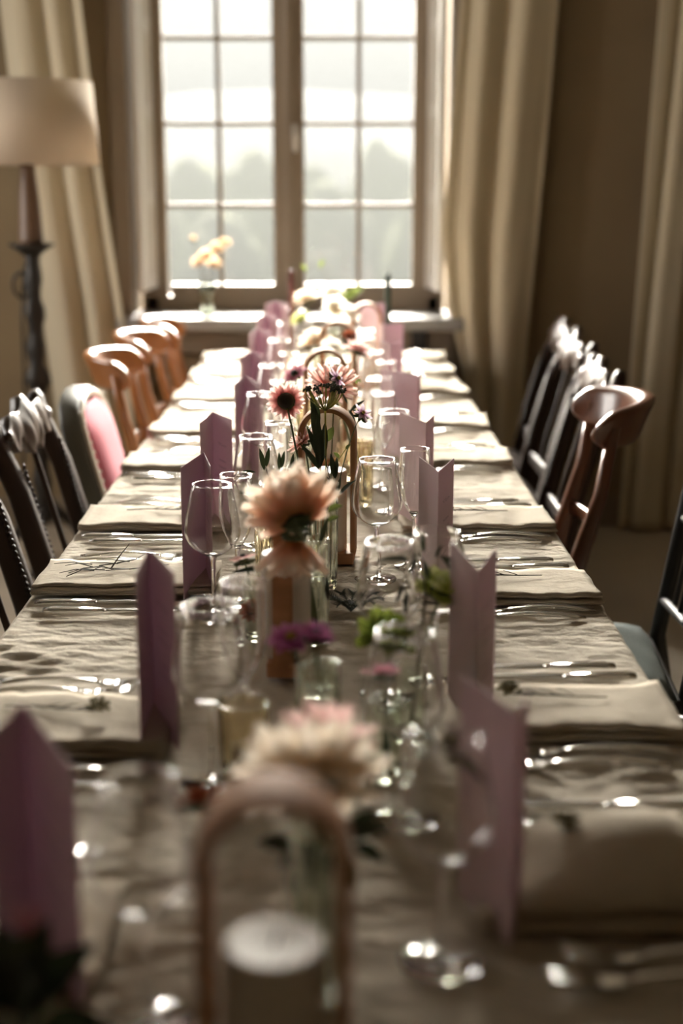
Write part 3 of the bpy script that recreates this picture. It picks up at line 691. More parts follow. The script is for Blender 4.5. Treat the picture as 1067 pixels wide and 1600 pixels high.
NM = [napkin_mesh(s) for s in (1, 2, 3, 4)]; NT = napkin_mesh(9, 0.055); NT2 = napkin_mesh(12, 0.022)
def knife_parts():
    b = MB(); b.rect_tube([(0, 0, 0.0045), (0.012, 0, 0.005), (0.05, 0, 0.005), (0.092, 0, 0.0045)], [0.013, 0.0165, 0.014, 0.010], [0.005, 0.0075, 0.007, 0.0055], (0, 1, 0)); h = b.mesh('handle', 'steel')
    b = MB(); n = 12; vs_ = []
    for i in range(n + 1):
        f = i / n; x = 0.092 + 0.118 * f; wd = 0.0075 + 0.002 * math.sin(f * PI) ; tip = 1 if f < 0.75 else math.sqrt(max(0.01, 1 - ((f - 0.75) / 0.252) ** 2))
        vs_ += [(x, -0.0055, 0.006), (x, -0.0055, 0.0035), (x, -0.0055 + (wd + 0.006) * tip, 0.0043), (x, -0.0055 + (wd + 0.006) * tip, 0.0049)]
    b.add(vs_, [(i * 4 + k, i * 4 + (k + 1) % 4, (i + 1) * 4 + (k + 1) % 4, (i + 1) * 4 + k) for i in range(n) for k in range(4)] + [(3, 2, 1, 0), (n * 4, n * 4 + 1, n * 4 + 2, n * 4 + 3)]); return h, b.mesh('blade', 'steel')
def fork_parts():
    b = MB(); b.rect_tube([(0, 0, 0.003), (0.015, 0, 0.004), (0.05, 0, 0.008), (0.09, 0, 0.009), (0.125, 0, 0.006), (0.136, 0, 0.004)], [0.012, 0.018, 0.011, 0.007, 0.007, 0.010], [0.002, 0.003, 0.004, 0.004, 0.003, 0.0025], (0, 1, 0)); h = b.mesh('handle', 'steel')
    b = MB(); b.rect_tube([(0.133, 0, 0.0045), (0.142, 0, 0.0030), (0.156, 0, 0.0022), (0.160, 0, 0.0024)], [0.009, 0.019, 0.024, 0.024], 0.0018, (0, 1, 0))
    for s in (-1.5, -0.5, 0.5, 1.5): b.rect_tube([(0.158, s * 0.0062, 0.0024), (0.18, s * 0.006, 0.004), (0.205, s * 0.0056, 0.009)], [0.0042, 0.0036, 0.002], 0.0018, (0, 1, 0))
    return h, b.mesh('tines', 'steel')
KH, KB = knife_parts(); FH, FB = fork_parts()
def cutlery(kind, side, x, y, rz, label, group):
    t = thing(kind, label, kind, (x, y, ZT), (0 if side < 0 else PI) + rz, group)
    for me, nm in (((KH, 'handle'), (KB, 'blade')) if kind == 'knife' else ((FH, 'handle'), (FB, 'tines'))): link(me, nm, t)
def twig_mesh(seed, tangle=False):
    rnd = random.Random(seed); b = MB()
    if tangle:
        for k in range(13):
            x, y = rnd.uniform(-0.025, 0.03), rnd.uniform(-0.016, 0.02); a = rnd.uniform(-0.5, 0.5) + (PI if rnd.random() < 0.5 else 0); L_ = rnd.uniform(0.03, 0.055)
            z = rnd.uniform(0.002, 0.010)
            b.tube([(x, y, z), (x + 0.5 * L_ * math.cos(a), y + 0.5 * L_ * math.sin(a) + rnd.uniform(-.004, .004), z + rnd.uniform(0, .006)), (x + L_ * math.cos(a + .2), y + L_ * math.sin(a + .2), z + rnd.uniform(0, .008))], [0.0011, 0.0009, 0.0005], 5)
        b.tube([(0.0, 0.0, 0.004), (0.012, 0.006, 0.022), (0.026, 0.012, 0.040)], [0.0012, 0.001, 0.0005], 5)
        return b.mesh('twigs', 'twig')
    b.tube([(-0.06, 0, 0.003), (-0.02, 0.004, 0.005), (0.03, -0.002, 0.006), (0.055, 0.002, 0.007)], [0.0008, 0.001, 0.0012, 0.0012], 5)
    for k in range(7):
        x = -0.02 + k * 0.010; s = 1 if k % 2 else -1
        b.tube([(x, 0.001, 0.005), (x + 0.012, s * rnd.uniform(0.004, 0.010), 0.008), (x + 0.02, s * rnd.uniform(0.006, 0.014), 0.009)], [0.0007, 0.0006, 0.0004], 4)
    return b.mesh('twig', 'twig')
def head_mesh(seed):
    rnd = random.Random(seed); b = MB()
    for k in range(34):
        d = Vector((rnd.gauss(0, 1), rnd.gauss(0, 1), abs(rnd.gauss(0, 1)))).normalized() * rnd.uniform(0.006, 0.015)
        p = Vector((0.060, 0, 0.010)) + Vector((d.x, d.y, d.z * 0.8)); b.tube([p - d.normalized() * 0.003, p, p + d.normalized() * 0.003], [0.0012, 0.0032, 0.001], 5)
    return b.mesh('flower_head', 'dry_flower')
TW = [twig_mesh(s) for s in (1, 2)]; TT = twig_mesh(5, True); HM = [head_mesh(s) for s in (1, 2)]
for side in (-1, 1):
    for i, y in enumerate(NAP[side]):
        o_ = ORD[9 - i]; where = f'{o_} place from window, {SIDE[side]}'
        jit = random.uniform(-0.03, 0.03)
        me = NT if (side == 1 and i == 0) else NT2 if (side == 1 and i == 6) else NM[i % 4]
        nk = link(me, 'napkin'); nk.location = (side * 0.442, y, ZT); nk.rotation_euler = (0, 0, (0 if side < 0 else PI) + jit)
        if not nk.modifiers: solid(nk, 0.0020, 0)
        tag(nk, f'folded sand linen napkin at the {where}', 'napkin', f'napkins along the {SIDE[side]}')
        kn, fk = (-1, 1) if side < 0 else (1, -1)
        for k, off in enumerate((0.128, 0.168)):
            cutlery('knife', side, side * (0.425 - 0.02 * k), y + kn * off, random.uniform(-.03, .03), f'steel knife {"beside" if k == 0 else "second from"} napkin, {where}', 'knives on the table')
        for k, off in enumerate((0.118, 0.155)):
            cutlery('fork', side, side * (0.425 - 0.02 * k), y + fk * off, random.uniform(-.03, .03), f'steel fork {"beside" if k == 0 else "second from"} napkin, {where}', 'forks on the table')
        zt = ZT + 0.0155
        tang = (side == -1 and i in (2,))
        sp = thing('dried_sprig', (f'tangle of thin dark twigs on napkin, {where}' if tang else f'dried flower sprig on napkin, {where}'), 'sprig', (side * (0.33 if tang else 0.305), y + (0.01 if tang else 0.015), zt + (0.035 if (side == 1 and i == 0) else 0)), (PI if side > 0 else 0) + (random.uniform(-.25, .25)), 'sprigs on the napkins')
        if tang:
            tw = link(TT, 'twigs', sp); tw.scale = (1.25, 1.25, 1.0)
        else:
            link(TW[i % 2], 'stem', sp); link(HM[i % 2], 'flower_head', sp)

# ---- menu cards: folded, standing upright
CH = 0.21
def menu_card(F, L, Rt, side, i):
    zt = TZ + CH; o_ = ORD[9 - i]
    f, l, r = [at(*q, zt) if not isinstance(q, Vector) else q for q in (F, L, Rt)]
    t = thing('menu_card', f'tall folded mauve menu card at the {o_} place from the window, {SIDE[side]}', 'menu card', (f.x, f.y, ZT), 0, f'menu cards along the {SIDE[side]}')
    pts = [l - f, Vector((0, 0, 0)), r - f]
    b = MB(); vs_ = []
    nz = 6
    for j in range(nz + 1):
        for a, c in ((0, 0.0), (0, 0.5), (1, 0.0), (1, 0.5), (2, 0.0)):
            p = pts[a] if c == 0 else (pts[a] + pts[a + 1]) / 2
            vs_.append((p.x, p.y, CH * j / nz - 0.0004))
    b.add(vs_, [(j * 5 + k, j * 5 + k + 1, (j + 1) * 5 + k + 1, (j + 1) * 5 + k) for j in range(nz) for k in range(4)])
    o = b.build('folded_sheet', 'card', t, smooth=False); solid(o, 0.0009, 0)
    # script lettering printed on one face (thin raised print strokes)
    d = (pts[2]).normalized(); nrm = d.cross(Vector((0, 0, 1))).normalized()
    toc = (CAM - f); toc.z = 0
    if nrm.dot(toc) < 0: nrm = -nrm
    wid = (pts[2]).length; rnd = random.Random(i * 2 + side + 9); b = MB()
    for (zz, ww, am) in ((0.155, 0.42, 0.006), (0.125, 0.34, 0.004), (0.112, 0.40, 0.004), (0.082, 0.34, 0.004), (0.070, 0.42, 0.004)):
        n_ = 26; prev = None
        for k in range(n_ + 1):
            s = (0.5 - ww / 2 + ww * k / n_) * wid; z = zz + am * 0.5 * math.sin(k * 1.9 + rnd.random()) * (0.5 + rnd.random())
            p = d * s + nrm * 0.0007 + Vector((0, 0, z))
            if prev is not None and k % 7 != 0:
                b.add([prev + Vector((0, 0, 0.0006)), prev - Vector((0, 0, 0.0006)), p - Vector((0, 0, 0.0006)), p + Vector((0, 0, 0.0006))], [(0, 1, 2, 3)])
            prev = p
    lo_ = b.build('lettering', 'ink', t, smooth=False); lo_['kind'] = 'stuff'
LC = [((36, 1099), (-22, 1160), (116, 1204)), ((233, 858), (211, 898), (272, 896)), ((318, 707), (282, 731), (329, 729)), ((332, 644), (312, 662), (362, 656)), ((383, 587), (366, 601), (407, 601)),
      ((394, 549), (375, 559), (411, 556)), ((402, 513), (389, 522), (424, 520)), ((416, 490), (401, 497), (433, 497)), ((432, 470), (415, 476), (450, 476))]
RCd = [((807, 1116), (722, 1055), (824, 1085)), ((748, 892), (704, 845), (776, 856)), ((685, 737), (655, 714), (709, 716)), ((665.5, 661), (624, 644), (678, 649)), ((653, 587), (595, 576), (657, 583)),
       ((609, 538), (594, 532), (629, 533)), ((598, 508), (594, 505), (630, 505)), ((592, 491), (562, 487), (606, 488)), ((585, 476), (566, 473), (604, 473))]
for i, c in enumerate(LC): menu_card(*c, -1, i)
for i, c in enumerate(RCd): menu_card(*c, 1, i)

# ---- stemware
def wine_parts(H, rmax, rrim, rfoot, zb, zmax):
    """bowl, stem, foot lathes; zb: where the bowl starts, zmax: widest height"""
    out = []
    n = 14; outer = []
    for i in range(n + 1):
        f = i / n; z = zb + (zmax - zb) * f; outer.append((max(0.0035, rmax * math.sin(f * PI / 2) ** 0.62), z))
    for i in range(1, 11):
        f = i / 10; outer.append((rmax + (rrim - rmax) * (f ** 1.35), zmax + (H - zmax) * f))
    th = 0.0011
    inner = [(max(0.0015, r - th), max(z, zb + 0.004)) for r, z in outer if z > zb + 0.003]
    rb = [(rrim - th * 0.5 + 0.00085 * math.cos(q * PI / 6), H + 0.0006 + 0.00085 * math.sin(q * PI / 6)) for q in range(-1, 8)]
    prof = outer[:-1] + rb + list(reversed(inner[:-1]))
    b = MB(); b.lathe(prof, 40); bowl = b.mesh('bowl', 'glass')
    b = MB(); b.lathe([(0.0052, 0.0055), (0.0038, 0.018), (0.0034, zb * 0.6), (0.0038, zb - 0.004), (0.0055, zb + 0.0005)], 16); stem = b.mesh('stem', 'glass')
    b = MB(); b.lathe([(rfoot * 0.97, 0.0), (rfoot, 0.0010), (rfoot * 0.97, 0.0018), (rfoot * 0.5, 0.0030), (0.010, 0.0048), (0.0056, 0.0066)], 40); foot = b.mesh('foot', 'glass')
    return [(bowl, 'bowl'), (stem, 'stem'), (foot, 'foot')]
WG = wine_parts(0.198, 0.0415, 0.0290, 0.036, 0.088, 0.128)
FG = wine_parts(0.200, 0.0265, 0.0240, 0.030, 0.086, 0.150)
def glass(name, parts, px, py, label, group, sc=1.0):
    p = at(px, py, TZ); t = thing(name, label, 'glass', (p.x, p.y, ZT), random.random() * 6, group)
    for me, nm in parts:
        o = link(me, nm, t); o.scale = (sc, sc, sc)
def yb(zc): return 284 + 1441.8 / zc
# (x of the foot, camera distance of the foot)
WL = [(230, 1.10), (334, 1.535), (335, 2.133), (402, 2.53), (409, 3.03), (425, 3.50), (437, 4.05), (449, 4.55), (462, 5.02)]
WL2 = [(372, 2.19), (384, 1.62), (436, 2.66), (440, 3.2), (452, 3.72)]
WRt = [(690, 1.185), (630, 1.45), (606, 1.80), (588, 2.32), (614, 2.80), (592, 3.27), (580, 3.78), (570, 4.33), (560, 4.85)]
FRt = [(679, 1.853), (646, 2.40), (598, 3.02), (602, 3.55)]
for i, (x, z) in enumerate(WL): glass('wine_glass', WG, x, yb(z), f'stemmed wine glass beside the {ORD[9 - i]} menu card from the window, lamp side', 'wine glasses on the lamp side')
for i, (x, z) in enumerate(WL2): glass('champagne_glass', FG, x, yb(z), f'slim stemmed glass inside the {["seventh", "eighth", "sixth", "fifth", "fourth"][i]} wine glass from the window, lamp side', 'slim glasses on the lamp side')
for i, (x, z) in enumerate(WRt): glass('wine_glass', WG, x, yb(z), f'stemmed wine glass inside the {ORD[9 - i]} menu card from the window, away from lamp', 'wine glasses away from the lamp')
for i, (x, z) in enumerate(FRt): glass('champagne_glass', WG if i == 0 else FG, x, yb(z), f'slim stemmed glass beside the {["eighth", "seventh", "fifth", "fourth"][i]} menu card from the window, away from lamp', 'slim glasses away from the lamp')

# ---- wooden arches with pillar candles, taper candles, votives, bud vases
def arch(px, zc, rz, label, clabel, d=0.052):
    p = at(px, yb(zc), TZ); t = thing('wooden_arch', label, 'candle arch', (p.x, p.y, ZT), rz, 'bentwood candle arches')
    W, Hh, th = 0.088, 0.262, 0.010
    pts = [(-W / 2, 0.016)] + [(-W / 2, 0.016 + (Hh - W / 2 - 0.016) * k / 6) for k in range(1, 7)]
    pts += [(-W / 2 * math.cos(a * PI / 16), Hh - W / 2 + W / 2 * math.sin(a * PI / 16)) for a in range(1, 17)]
    pts += [(W / 2, 0.016 + (Hh - W / 2 - 0.016) * k / 6) for k in range(5, -1, -1)]
    b = MB(); b.rect_tube([(x, 0, z) for x, z in pts], d, th, (0, 1, 0)); b.build('hoop', 'arch', t, sharp=30)
    b = MB(); b.box((0, 0, 0.010), (W + 0.004, d + 0.018, 0.020)); bevel(b.build('base', 'arch', t, smooth=False), 0.002)
    k = thing('pillar_candle', clabel, 'candle', (p.x, p.y, ZT + 0.0202), rz, 'white pillar candles')
    b = MB(); b.lathe([(0.0320, 0.0), (0.0328, 0.002), (0.0328, 0.1345), (0.0318, 0.137), (0.028, 0.1367), (0.004, 0.135)], 40); b.build('wax', 'wax', k)
    b = MB(); b.tube([(0, 0, 0.134), (0.001, 0, 0.141), (0.003, 0.001, 0.146)], 0.0009, 6); b.build('wick', 'wick', k)
for px, zc, rz, w in ((433, 0.945, 0.02, 'farthest from the window'), (448, 1.90, R(86), 'turned edge-on beside the big peach dahlia'), (512, 2.44, R(-4), 'among the dark olive leaves'), (508, 3.26, R(6), 'behind the blush dahlia'), (528, 3.90, R(-8), 'fifth out from the camera end'), (572, 4.48, R(5), 'closest to the window')):
    arch(px, zc, rz, f'narrow bentwood arch on a wooden base, {w}', f'white pillar candle standing in the wooden arch {w}', 0.026 if 'edge-on' in w else 0.05)
def taper(px, zc, H, mwax, label):
    p = at(px, yb(zc), TZ); t = thing('taper_candle', label, 'candle', (p.x, p.y, ZT), 0, 'taper candles in brass holders')
    b = MB(); b.lathe([(0.030, 0), (0.031, 0.003), (0.028, 0.006), (0.008, 0.010), (0.006, 0.03), (0.012, 0.045), (0.014, 0.06), (0.013, 0.062), (0.011, 0.061)], 24); b.build('holder', 'brass', t)
    b = MB(); b.lathe([(0.010, 0.052), (0.0105, 0.10), (0.0095, H - 0.01), (0.006, H), (0.002, H + 0.001)], 16); b.build('wax', mwax, t)
    b = MB(); b.tube([(0, 0, H), (0.001, 0, H + 0.012)], 0.001, 6); b.build('wick', 'wick', t)
def hof(px, py, zc):
    p = at(px, yb(zc), TZ); return atY(px, py, p.y).z - TZ
taper(456, 4.78, hof(456, 422, 4.78), 'red_wax', 'tall dark red taper candle before the window stile')
taper(605, 4.66, hof(605, 428, 4.66), 'green_wax', 'tall dark green taper candle before the window pane')
def lamp_glass(name, parts, px, zc, label, cat, group=None):
    p = at(px, yb(zc), TZ); t = thing(name, label, cat, (p.x, p.y, ZT), 0, group)
    for me, nm in parts: link(me, nm, t)
    return t
def vessel(r0, r1, H, th, n, rib, m):
    pr = [(r0 * 0.9, 0), (r0, 0.003)] + [(r0 + (r1 - r0) * k / 8, 0.006 + (H - 0.006) * k / 8) for k in range(9)] + [(r1 - th / 2 + th * 0.55 * math.cos(q * PI / 5), H + 0.0006 + th * 0.55 * math.sin(q * PI / 5)) for q in range(6)] + [(r0 + (r1 - r0) * k / 8 - th, 0.010 + (H - 0.010) * k / 8) for k in range(8, -1, -1)]
    inn = len(pr) - 9
    b = MB(); b.lathe(pr, n, rib=(lambda j, k: (0.05 if k % 4 < 2 else -0.02) if 2 <= j < 10 else 0) if rib else None); return b.mesh('body', m)
VM = vessel(0.020, 0.0225, 0.15, 0.002, 64, True, 'vase_glass'); VA = vessel(0.019, 0.021, 0.13, 0.002, 64, True, 'amber_glass'); VO = vessel(0.025, 0.0275, 0.078, 0.0022, 64, True, 'amber_glass'); VT = vessel(0.021, 0.0215, 0.088, 0.002, 64, False, 'vase_glass')
b = MB(); b.lathe([(0.0188, 0.011), (0.0195, 0.012), (0.0195, 0.070), (0.0185, 0.0705)], 32); WAT = b.mesh('water', glass_mat('vase_water', (0.96, 0.985, 0.95), 1.33))
b = MB(); b.lathe([(0.018, 0.0104), (0.0185, 0.012), (0.0185, 0.030), (0.017, 0.031), (0.003, 0.030)], 24); TL = b.mesh('tealight', 'wax')
VASES = [(497, 1.49, VM, 'ribbed clear bud vase below the magenta blooms'), (490, 2.00, VM, 'ribbed clear bud vase holding the big peach dahlia'), (506, 2.27, VM, 'ribbed clear bud vase holding olive sprigs before the wooden arch'),
         (565, 2.86, VA, 'amber ribbed bud vase just past the olive sprigs'), (475, 3.55, VA, 'amber ribbed bud vase among the pale blooms'), (530, 3.45, VM, 'clear ribbed bud vase holding the salmon ball dahlia'), (500, 4.2, VM, 'clear ribbed bud vase with cream blooms close to the window'),
         (520, 4.75, VM, 'clear ribbed bud vase with white blooms closest to the window'), (500, 1.13, VM, 'clear ribbed bud vase behind the largest wooden arch'), (600, 1.55, VT, 'plain narrow vase holding the small rose bloom'), (640, 1.66, VT, 'plain narrow vase holding the lime bloom'), (470, 2.9, VM, 'clear ribbed bud vase holding the pink daisy')]
for px, zc, me, lb in VASES:
    t = lamp_glass('bud_vase', [(me, 'body')], px, zc, lb, 'vase', 'bud vases along the table')
    if me is VM: 
        pass
for px, zc, me, lb in ((382, 1.565, VO, 'amber ribbed votive glass beside the cream dahlia'), (407, 2.02, VT, 'clear votive glass with an orange bloom beside the peach dahlia'), (425, 2.34, VO, 'amber ribbed votive glass behind the peach dahlia'), (545, 3.1, VO, 'amber ribbed votive glass among the pink blooms'), (490, 3.8, VO, 'amber ribbed votive glass near the cream rose')):
    t = lamp_glass('votive_glass', [(me, 'body'), (TL, 'tealight')], px, zc, lb, 'votive', 'votive glasses along the table')

# ================================================================== flowers and foliage
def petal_mesh(name, L, W, cup, curl, m, notch=0.0, tipp=1.0):
    b = MB()
    def fn(u, v):
        q = 2 * u - 1; w = W / 2 * (math.sin(PI * min(1, 0.12 + 0.80 * v ** 0.8)) ** (0.8 * tipp)) * (1 if v < 0.97 else 0.55)
        if v > 0.9: w *= 1 - 0.55 * ((v - 0.9) / 0.1) ** 2
        return Vector((q * w, L * v * (1 - 0.10 * curl * v) - notch * L * (1 - abs(q)) * (v ** 6), cup * W * (q * q) * (0.4 + 0.6 * v) + L * curl * 0.5 * v * v))
    b.grid(fn, 4, 8); return b.mesh(name, m)
def place_petals(t, head, face, layers, me, rnd, name='petal', single=True):
    """layers: (count, radius, tilt from the flower's plane in degrees, scale)"""
    Rm = align(face); mb = None if single else MB()
    for li, (n, r, tilt, sc) in enumerate(layers):
        for k in range(n):
            a = 2 * PI * (k + 0.5 * (li % 2)) / n + rnd.uniform(-.07, .07); tl = R(tilt + rnd.uniform(-6, 6)); s = sc * rnd.uniform(0.9, 1.08)
            Rp = Rm @ Matrix.Rotation(a, 3, 'Z') @ Matrix.Rotation(tl, 3, 'X')
            off = Rm @ (Matrix.Rotation(a, 3, 'Z') @ Vector((0, r, 0)))
            M4 = Matrix.Translation(head + off) @ Rp.to_4x4() @ Matrix.Scale(s, 4)
            if single: link(me, name, t, M4)
            else:
                o = mb.add([M4 @ v.co for v in me.vertices], [tuple(p.vertices) for p in me.polygons])
                uvl = me.uv_layers[0].data
                for lp in me.loops: mb.uv[o + lp.vertex_index] = tuple(uvl[lp.index].uv)
    if not single:
        o = mb.build('petals', me.materials[0], t); o['kind'] = 'stuff'
def blob(mb, c, r, face=(0, 0, 1), sq=0.6, n=12):
    Rm = align(face); pr = [(r * math.sin(a * PI / 8), -r * sq * math.cos(a * PI / 8)) for a in range(0, 9)]
    q = MB(); q.lathe([(max(1e-4, x), z) for x, z in pr], n); mb.add([Vector(c) + Rm @ Vector(v) for v in q.v], q.f)
PM = {}
def pm(key, L, W, cup, curl, m, notch=0.0, tipp=1.0):
    k = (key, L, W)
    if k not in PM: PM[k] = petal_mesh('petal', L, W, cup, curl, P[m], notch, tipp)
    return PM[k]
def flower(name, label, cat, head, base, face, layers, me, disc=None, discr=0.008, calyx=True, stem='stem', sr=0.0016, single=True, group=None, seed=1, bend=None, discoff=0.004):
    head, base, face = Vector(head), Vector(base), Vector(face).normalized()
    t = thing(name, label, cat, base, 0, group); h = head - base; rnd = random.Random(seed)
    mid = bend if bend is not None else Vector((h.x * 0.35, h.y * 0.35, h.z * 0.6))
    b = MB(); b.tube(bez((0, 0, 0), mid, h - face * 0.006, 10), [sr * 1.25] * 5 + [sr] * 6, 7); b.build('stem', stem, t)
    place_petals(t, h, face, layers, me, rnd, single=single)
    if calyx:
        b = MB(); blob(b, h - face * 0.004, discr * 1.1 + 0.003, face, 0.7)
        for k in range(7):
            a = k * 0.9; Rm = align(face); d = Rm @ Vector((math.cos(a), math.sin(a), -0.15)); b.tube([h - face * 0.006, h - face * 0.005 + d * (discr + 0.007), h - face * 0.003 + d * (discr + 0.013)], [0.003, 0.003, 0.0005], 5)
        b.build('calyx', 'calyx', t)
    if disc:
        b = MB(); blob(b, h + face * discoff, discr, face, 0.55); b.build('disc', disc, t)
    return t
V = Vector
def dahlia_layers(s=1.0): return [(13, 0.008 * s, -24, 1.0), (13, 0.008 * s, 4, 1.0), (11, 0.007 * s, 30, 0.9), (9, 0.005 * s, 55, 0.75), (6, 0.003 * s, 76, 0.55)]
def in_vase(px, zc, z=0.014, dx=0.0, dy=0.0):
    p = at(px, yb(zc), TZ); return V((p.x + dx, p.y + dy, ZT + z))
# big peach dahlia, turned to the window, drooping petals towards the camera
flower('dahlia', 'large peach and cream dahlia with its dark green calyx showing', 'flower', atd(463, 814, 1.72), in_vase(490, 2.00), (-0.34, 0.66, 0.66), [(8, 0.010, 8, 0.95), (10, 0.010, 26, 1.08), (10, 0.009, 42, 1.1), (8, 0.006, 58, 1.05), (6, 0.004, 74, 0.95)], pm('a', 0.060, 0.030, 0.28, 0.22, 'peach'), discr=0.012, sr=0.0026, seed=3)
flower('dahlia', 'drooping peach dahlia bloom under the large peach and cream one', 'flower', atd(458, 842, 1.78), in_vase(490, 2.00, dx=0.006), (-0.05, -0.10, -0.95), [(9, 0.009, 38, 0.95), (9, 0.007, 58, 0.95), (7, 0.004, 74, 0.85)], pm('b', 0.056, 0.032, 0.25, 0.1, 'peach'), discr=0.011, sr=0.0024, seed=4)
# near cream and pink dahlia above the first arch
flower('dahlia', 'cream and pink dahlia above the largest wooden arch', 'flower', atd(488, 1215, 1.15), in_vase(500, 1.13), (-0.05, 0.55, 0.7), [(12, 0.008, -30, 1.0), (13, 0.008, 0, 1.0), (12, 0.007, 30, 0.95), (8, 0.004, 60, 0.8)], pm('c', 0.058, 0.030, 0.25, 0.25, 'cream'), discr=0.012, sr=0.0026, seed=5)
flower('dahlia', 'pink tinged bloom tucked behind the cream and pink dahlia', 'flower', atd(510, 1150, 1.20), in_vase(500, 1.13, dy=0.004), (0.1, 0.3, 0.8), [(11, 0.006, -20, 0.9), (11, 0.006, 10, 0.9), (8, 0.004, 45, 0.8)], pm('d', 0.040, 0.022, 0.25, 0.25, 'pink'), discr=0.009, sr=0.002, seed=6)
flower('zinnia', 'rust red bloom beside the top of the largest wooden arch', 'flower', atd(316, 1252, 1.30), in_vase(382, 1.565), (0.0, 0.2, 0.9), [(10, 0.004, 0, 0.8), (9, 0.004, 40, 0.8), (6, 0.002, 70, 0.6)], pm('e', 0.020, 0.014, 0.3, 0.3, 'rust'), discr=0.006, seed=7)
# magenta pair and small rose bloom
flower('zinnia', 'bright magenta bloom above the clear bud vase, lighter of the pair', 'flower', atd(455, 998, 1.50), in_vase(497, 1.49, dx=-0.004), (-0.15, -0.2, 0.9), [(12, 0.004, -8, 1.0), (10, 0.004, 15, 0.9)], pm('f', 0.024, 0.013, 0.2, 0.2, 'magenta'), 'yellow_disc', 0.006, seed=8)
flower('zinnia', 'deep magenta bloom above the clear bud vase, darker of the pair', 'flower', atd(494, 990, 1.49), in_vase(497, 1.49, dx=0.004), (0.2, -0.1, 0.9), [(11, 0.004, -5, 0.9), (9, 0.003, 25, 0.8)], pm('g', 0.019, 0.011, 0.2, 0.2, 'magenta'), 'disc', 0.005, seed=9)
flower('scabious', 'small dusky rose bloom below the leafy green flower', 'flower', atd(596, 1050, 1.50), in_vase(600, 1.55), (0.0, 0.2, 0.9), [(12, 0.003, 0, 1.0), (9, 0.003, 30, 0.8)], pm('h', 0.018, 0.011, 0.2, 0.2, 'rose'), 'disc', 0.005, seed=10)
flower('cosmos', 'small lilac pink bloom beside the champagne glass and peach dahlia', 'flower', atd(380, 872, 1.95), in_vase(407, 2.02), (-0.2, 0.1, 0.9), [(8, 0.003, -5, 1.0)], pm('i', 0.017, 0.012, 0.2, 0.2, 'pink'), 'disc', 0.004, seed=11)
# lime hellebore and leafy green flower
flower('hellebore', 'lime green bloom over the stem of a wine glass', 'flower', atd(690, 922, 1.74), in_vase(640, 1.66), (0.25, -0.1, 0.75), [(6, 0.005, -20, 1.0), (6, 0.005, 10, 1.0), (5, 0.003, 40, 0.8)], pm('j', 0.034, 0.027, 0.25, 0.3, 'lime'), 'calyx', 0.012, seed=12)
flower('hellebore', 'leafy dark green bloom in front of a wine glass bowl', 'flower', atd(604, 992, 1.60), in_vase(600, 1.55, dx=0.004), (0.1, -0.2, 0.8), [(6, 0.005, -25, 1.0), (6, 0.005, 5, 1.0), (5, 0.003, 40, 0.8)], pm('k', 0.032, 0.026, 0.3, 0.3, 'green'), 'calyx', 0.010, seed=13)
# sharp flowers in the middle of the table
flower('daisy', 'dusty pink daisy with a dark round centre on a long stem', 'flower', atd(447, 627, 2.34), in_vase(506, 2.27, dx=-0.006), (0.02, -0.86, 0.35), [(22, 0.008, -4, 1.0), (20, 0.008, 6, 0.88)], pm('l', 0.026, 0.0085, 0.2, 0.12, 'pink', 0.10), 'disc', 0.0125, seed=14, sr=0.0017, bend=V((-0.028, 0.0, 0.17)))
flower('dahlia', 'blush cactus dahlia rising behind the dark seed umbel', 'flower', atd(517, 606, 2.62), in_vase(565, 2.86), (-0.05, -0.25, 0.9), [(14, 0.007, -25, 0.9), (16, 0.007, 8, 1.0), (14, 0.006, 30, 1.0), (12, 0.005, 50, 1.0), (8, 0.003, 70, 0.95)], pm('m', 0.047, 0.012, 0.5, 0.2, 'blush', 0, 0.8), 'disc', 0.006, seed=15, sr=0.002)
flower('cosmos', 'lilac edged cosmos seen from the side in front of the blush dahlia', 'flower', atd(527, 592, 2.42), in_vase(506, 2.27, dx=0.006), (0.75, -0.35, 0.5), [(8, 0.003, -12, 1.0)], pm('n', 0.020, 0.0085, 0.3, 0.15, 'lilac', 0.1), 'yellow_disc', 0.004, seed=16, sr=0.001)
flower('cosmos', 'small purple cosmos on a thin stem beside the wooden arch', 'flower', atd(566, 646, 2.36), in_vase(506, 2.27, dx=0.004, dy=0.003), (0.5, -0.5, 0.6), [(7, 0.002, -5, 1.0)], pm('o', 0.017, 0.0075, 0.3, 0.15, 'lilac', 0.1), 'yellow_disc', 0.0035, seed=17, sr=0.0009, bend=V((0.012, 0.02, 0.17)))
flower('dahlia', 'pink fringed bloom half hidden under the dark leaves', 'flower', atd(472, 690, 2.38), in_vase(506, 2.27, dx=-0.004, dy=0.003), (-0.55, -0.15, 0.65), [(16, 0.005, -5, 1.0), (14, 0.004, 25, 0.9), (9, 0.003, 50, 0.75)], pm('p', 0.024, 0.0065, 0.4, 0.2, 'blush'), 'disc', 0.006, seed=18)
flower('cosmos', 'pink cosmos with rusty centre beside the blush dahlia', 'flower', atd(460, 584, 2.95), in_vase(470, 2.9), (-0.35, -0.3, 0.7), [(8, 0.004, -8, 1.0)], pm('q', 0.028, 0.016, 0.25, 0.15, 'rose', 0.1), 'disc', 0.007, seed=19)
flower('dahlia', 'salmon ball dahlia on a stem in front of the mauve cards', 'flower', atd(560, 547, 3.30), in_vase(530, 3.45), (0.35, 0.1, 0.8), [(14, 0.006, -15, 1.0), (14, 0.006, 10, 0.95), (11, 0.004, 38, 0.85), (7, 0.002, 65, 0.7)], pm('r', 0.030, 0.012, 0.4, 0.2, 'pink'), 'disc', 0.007, seed=20)
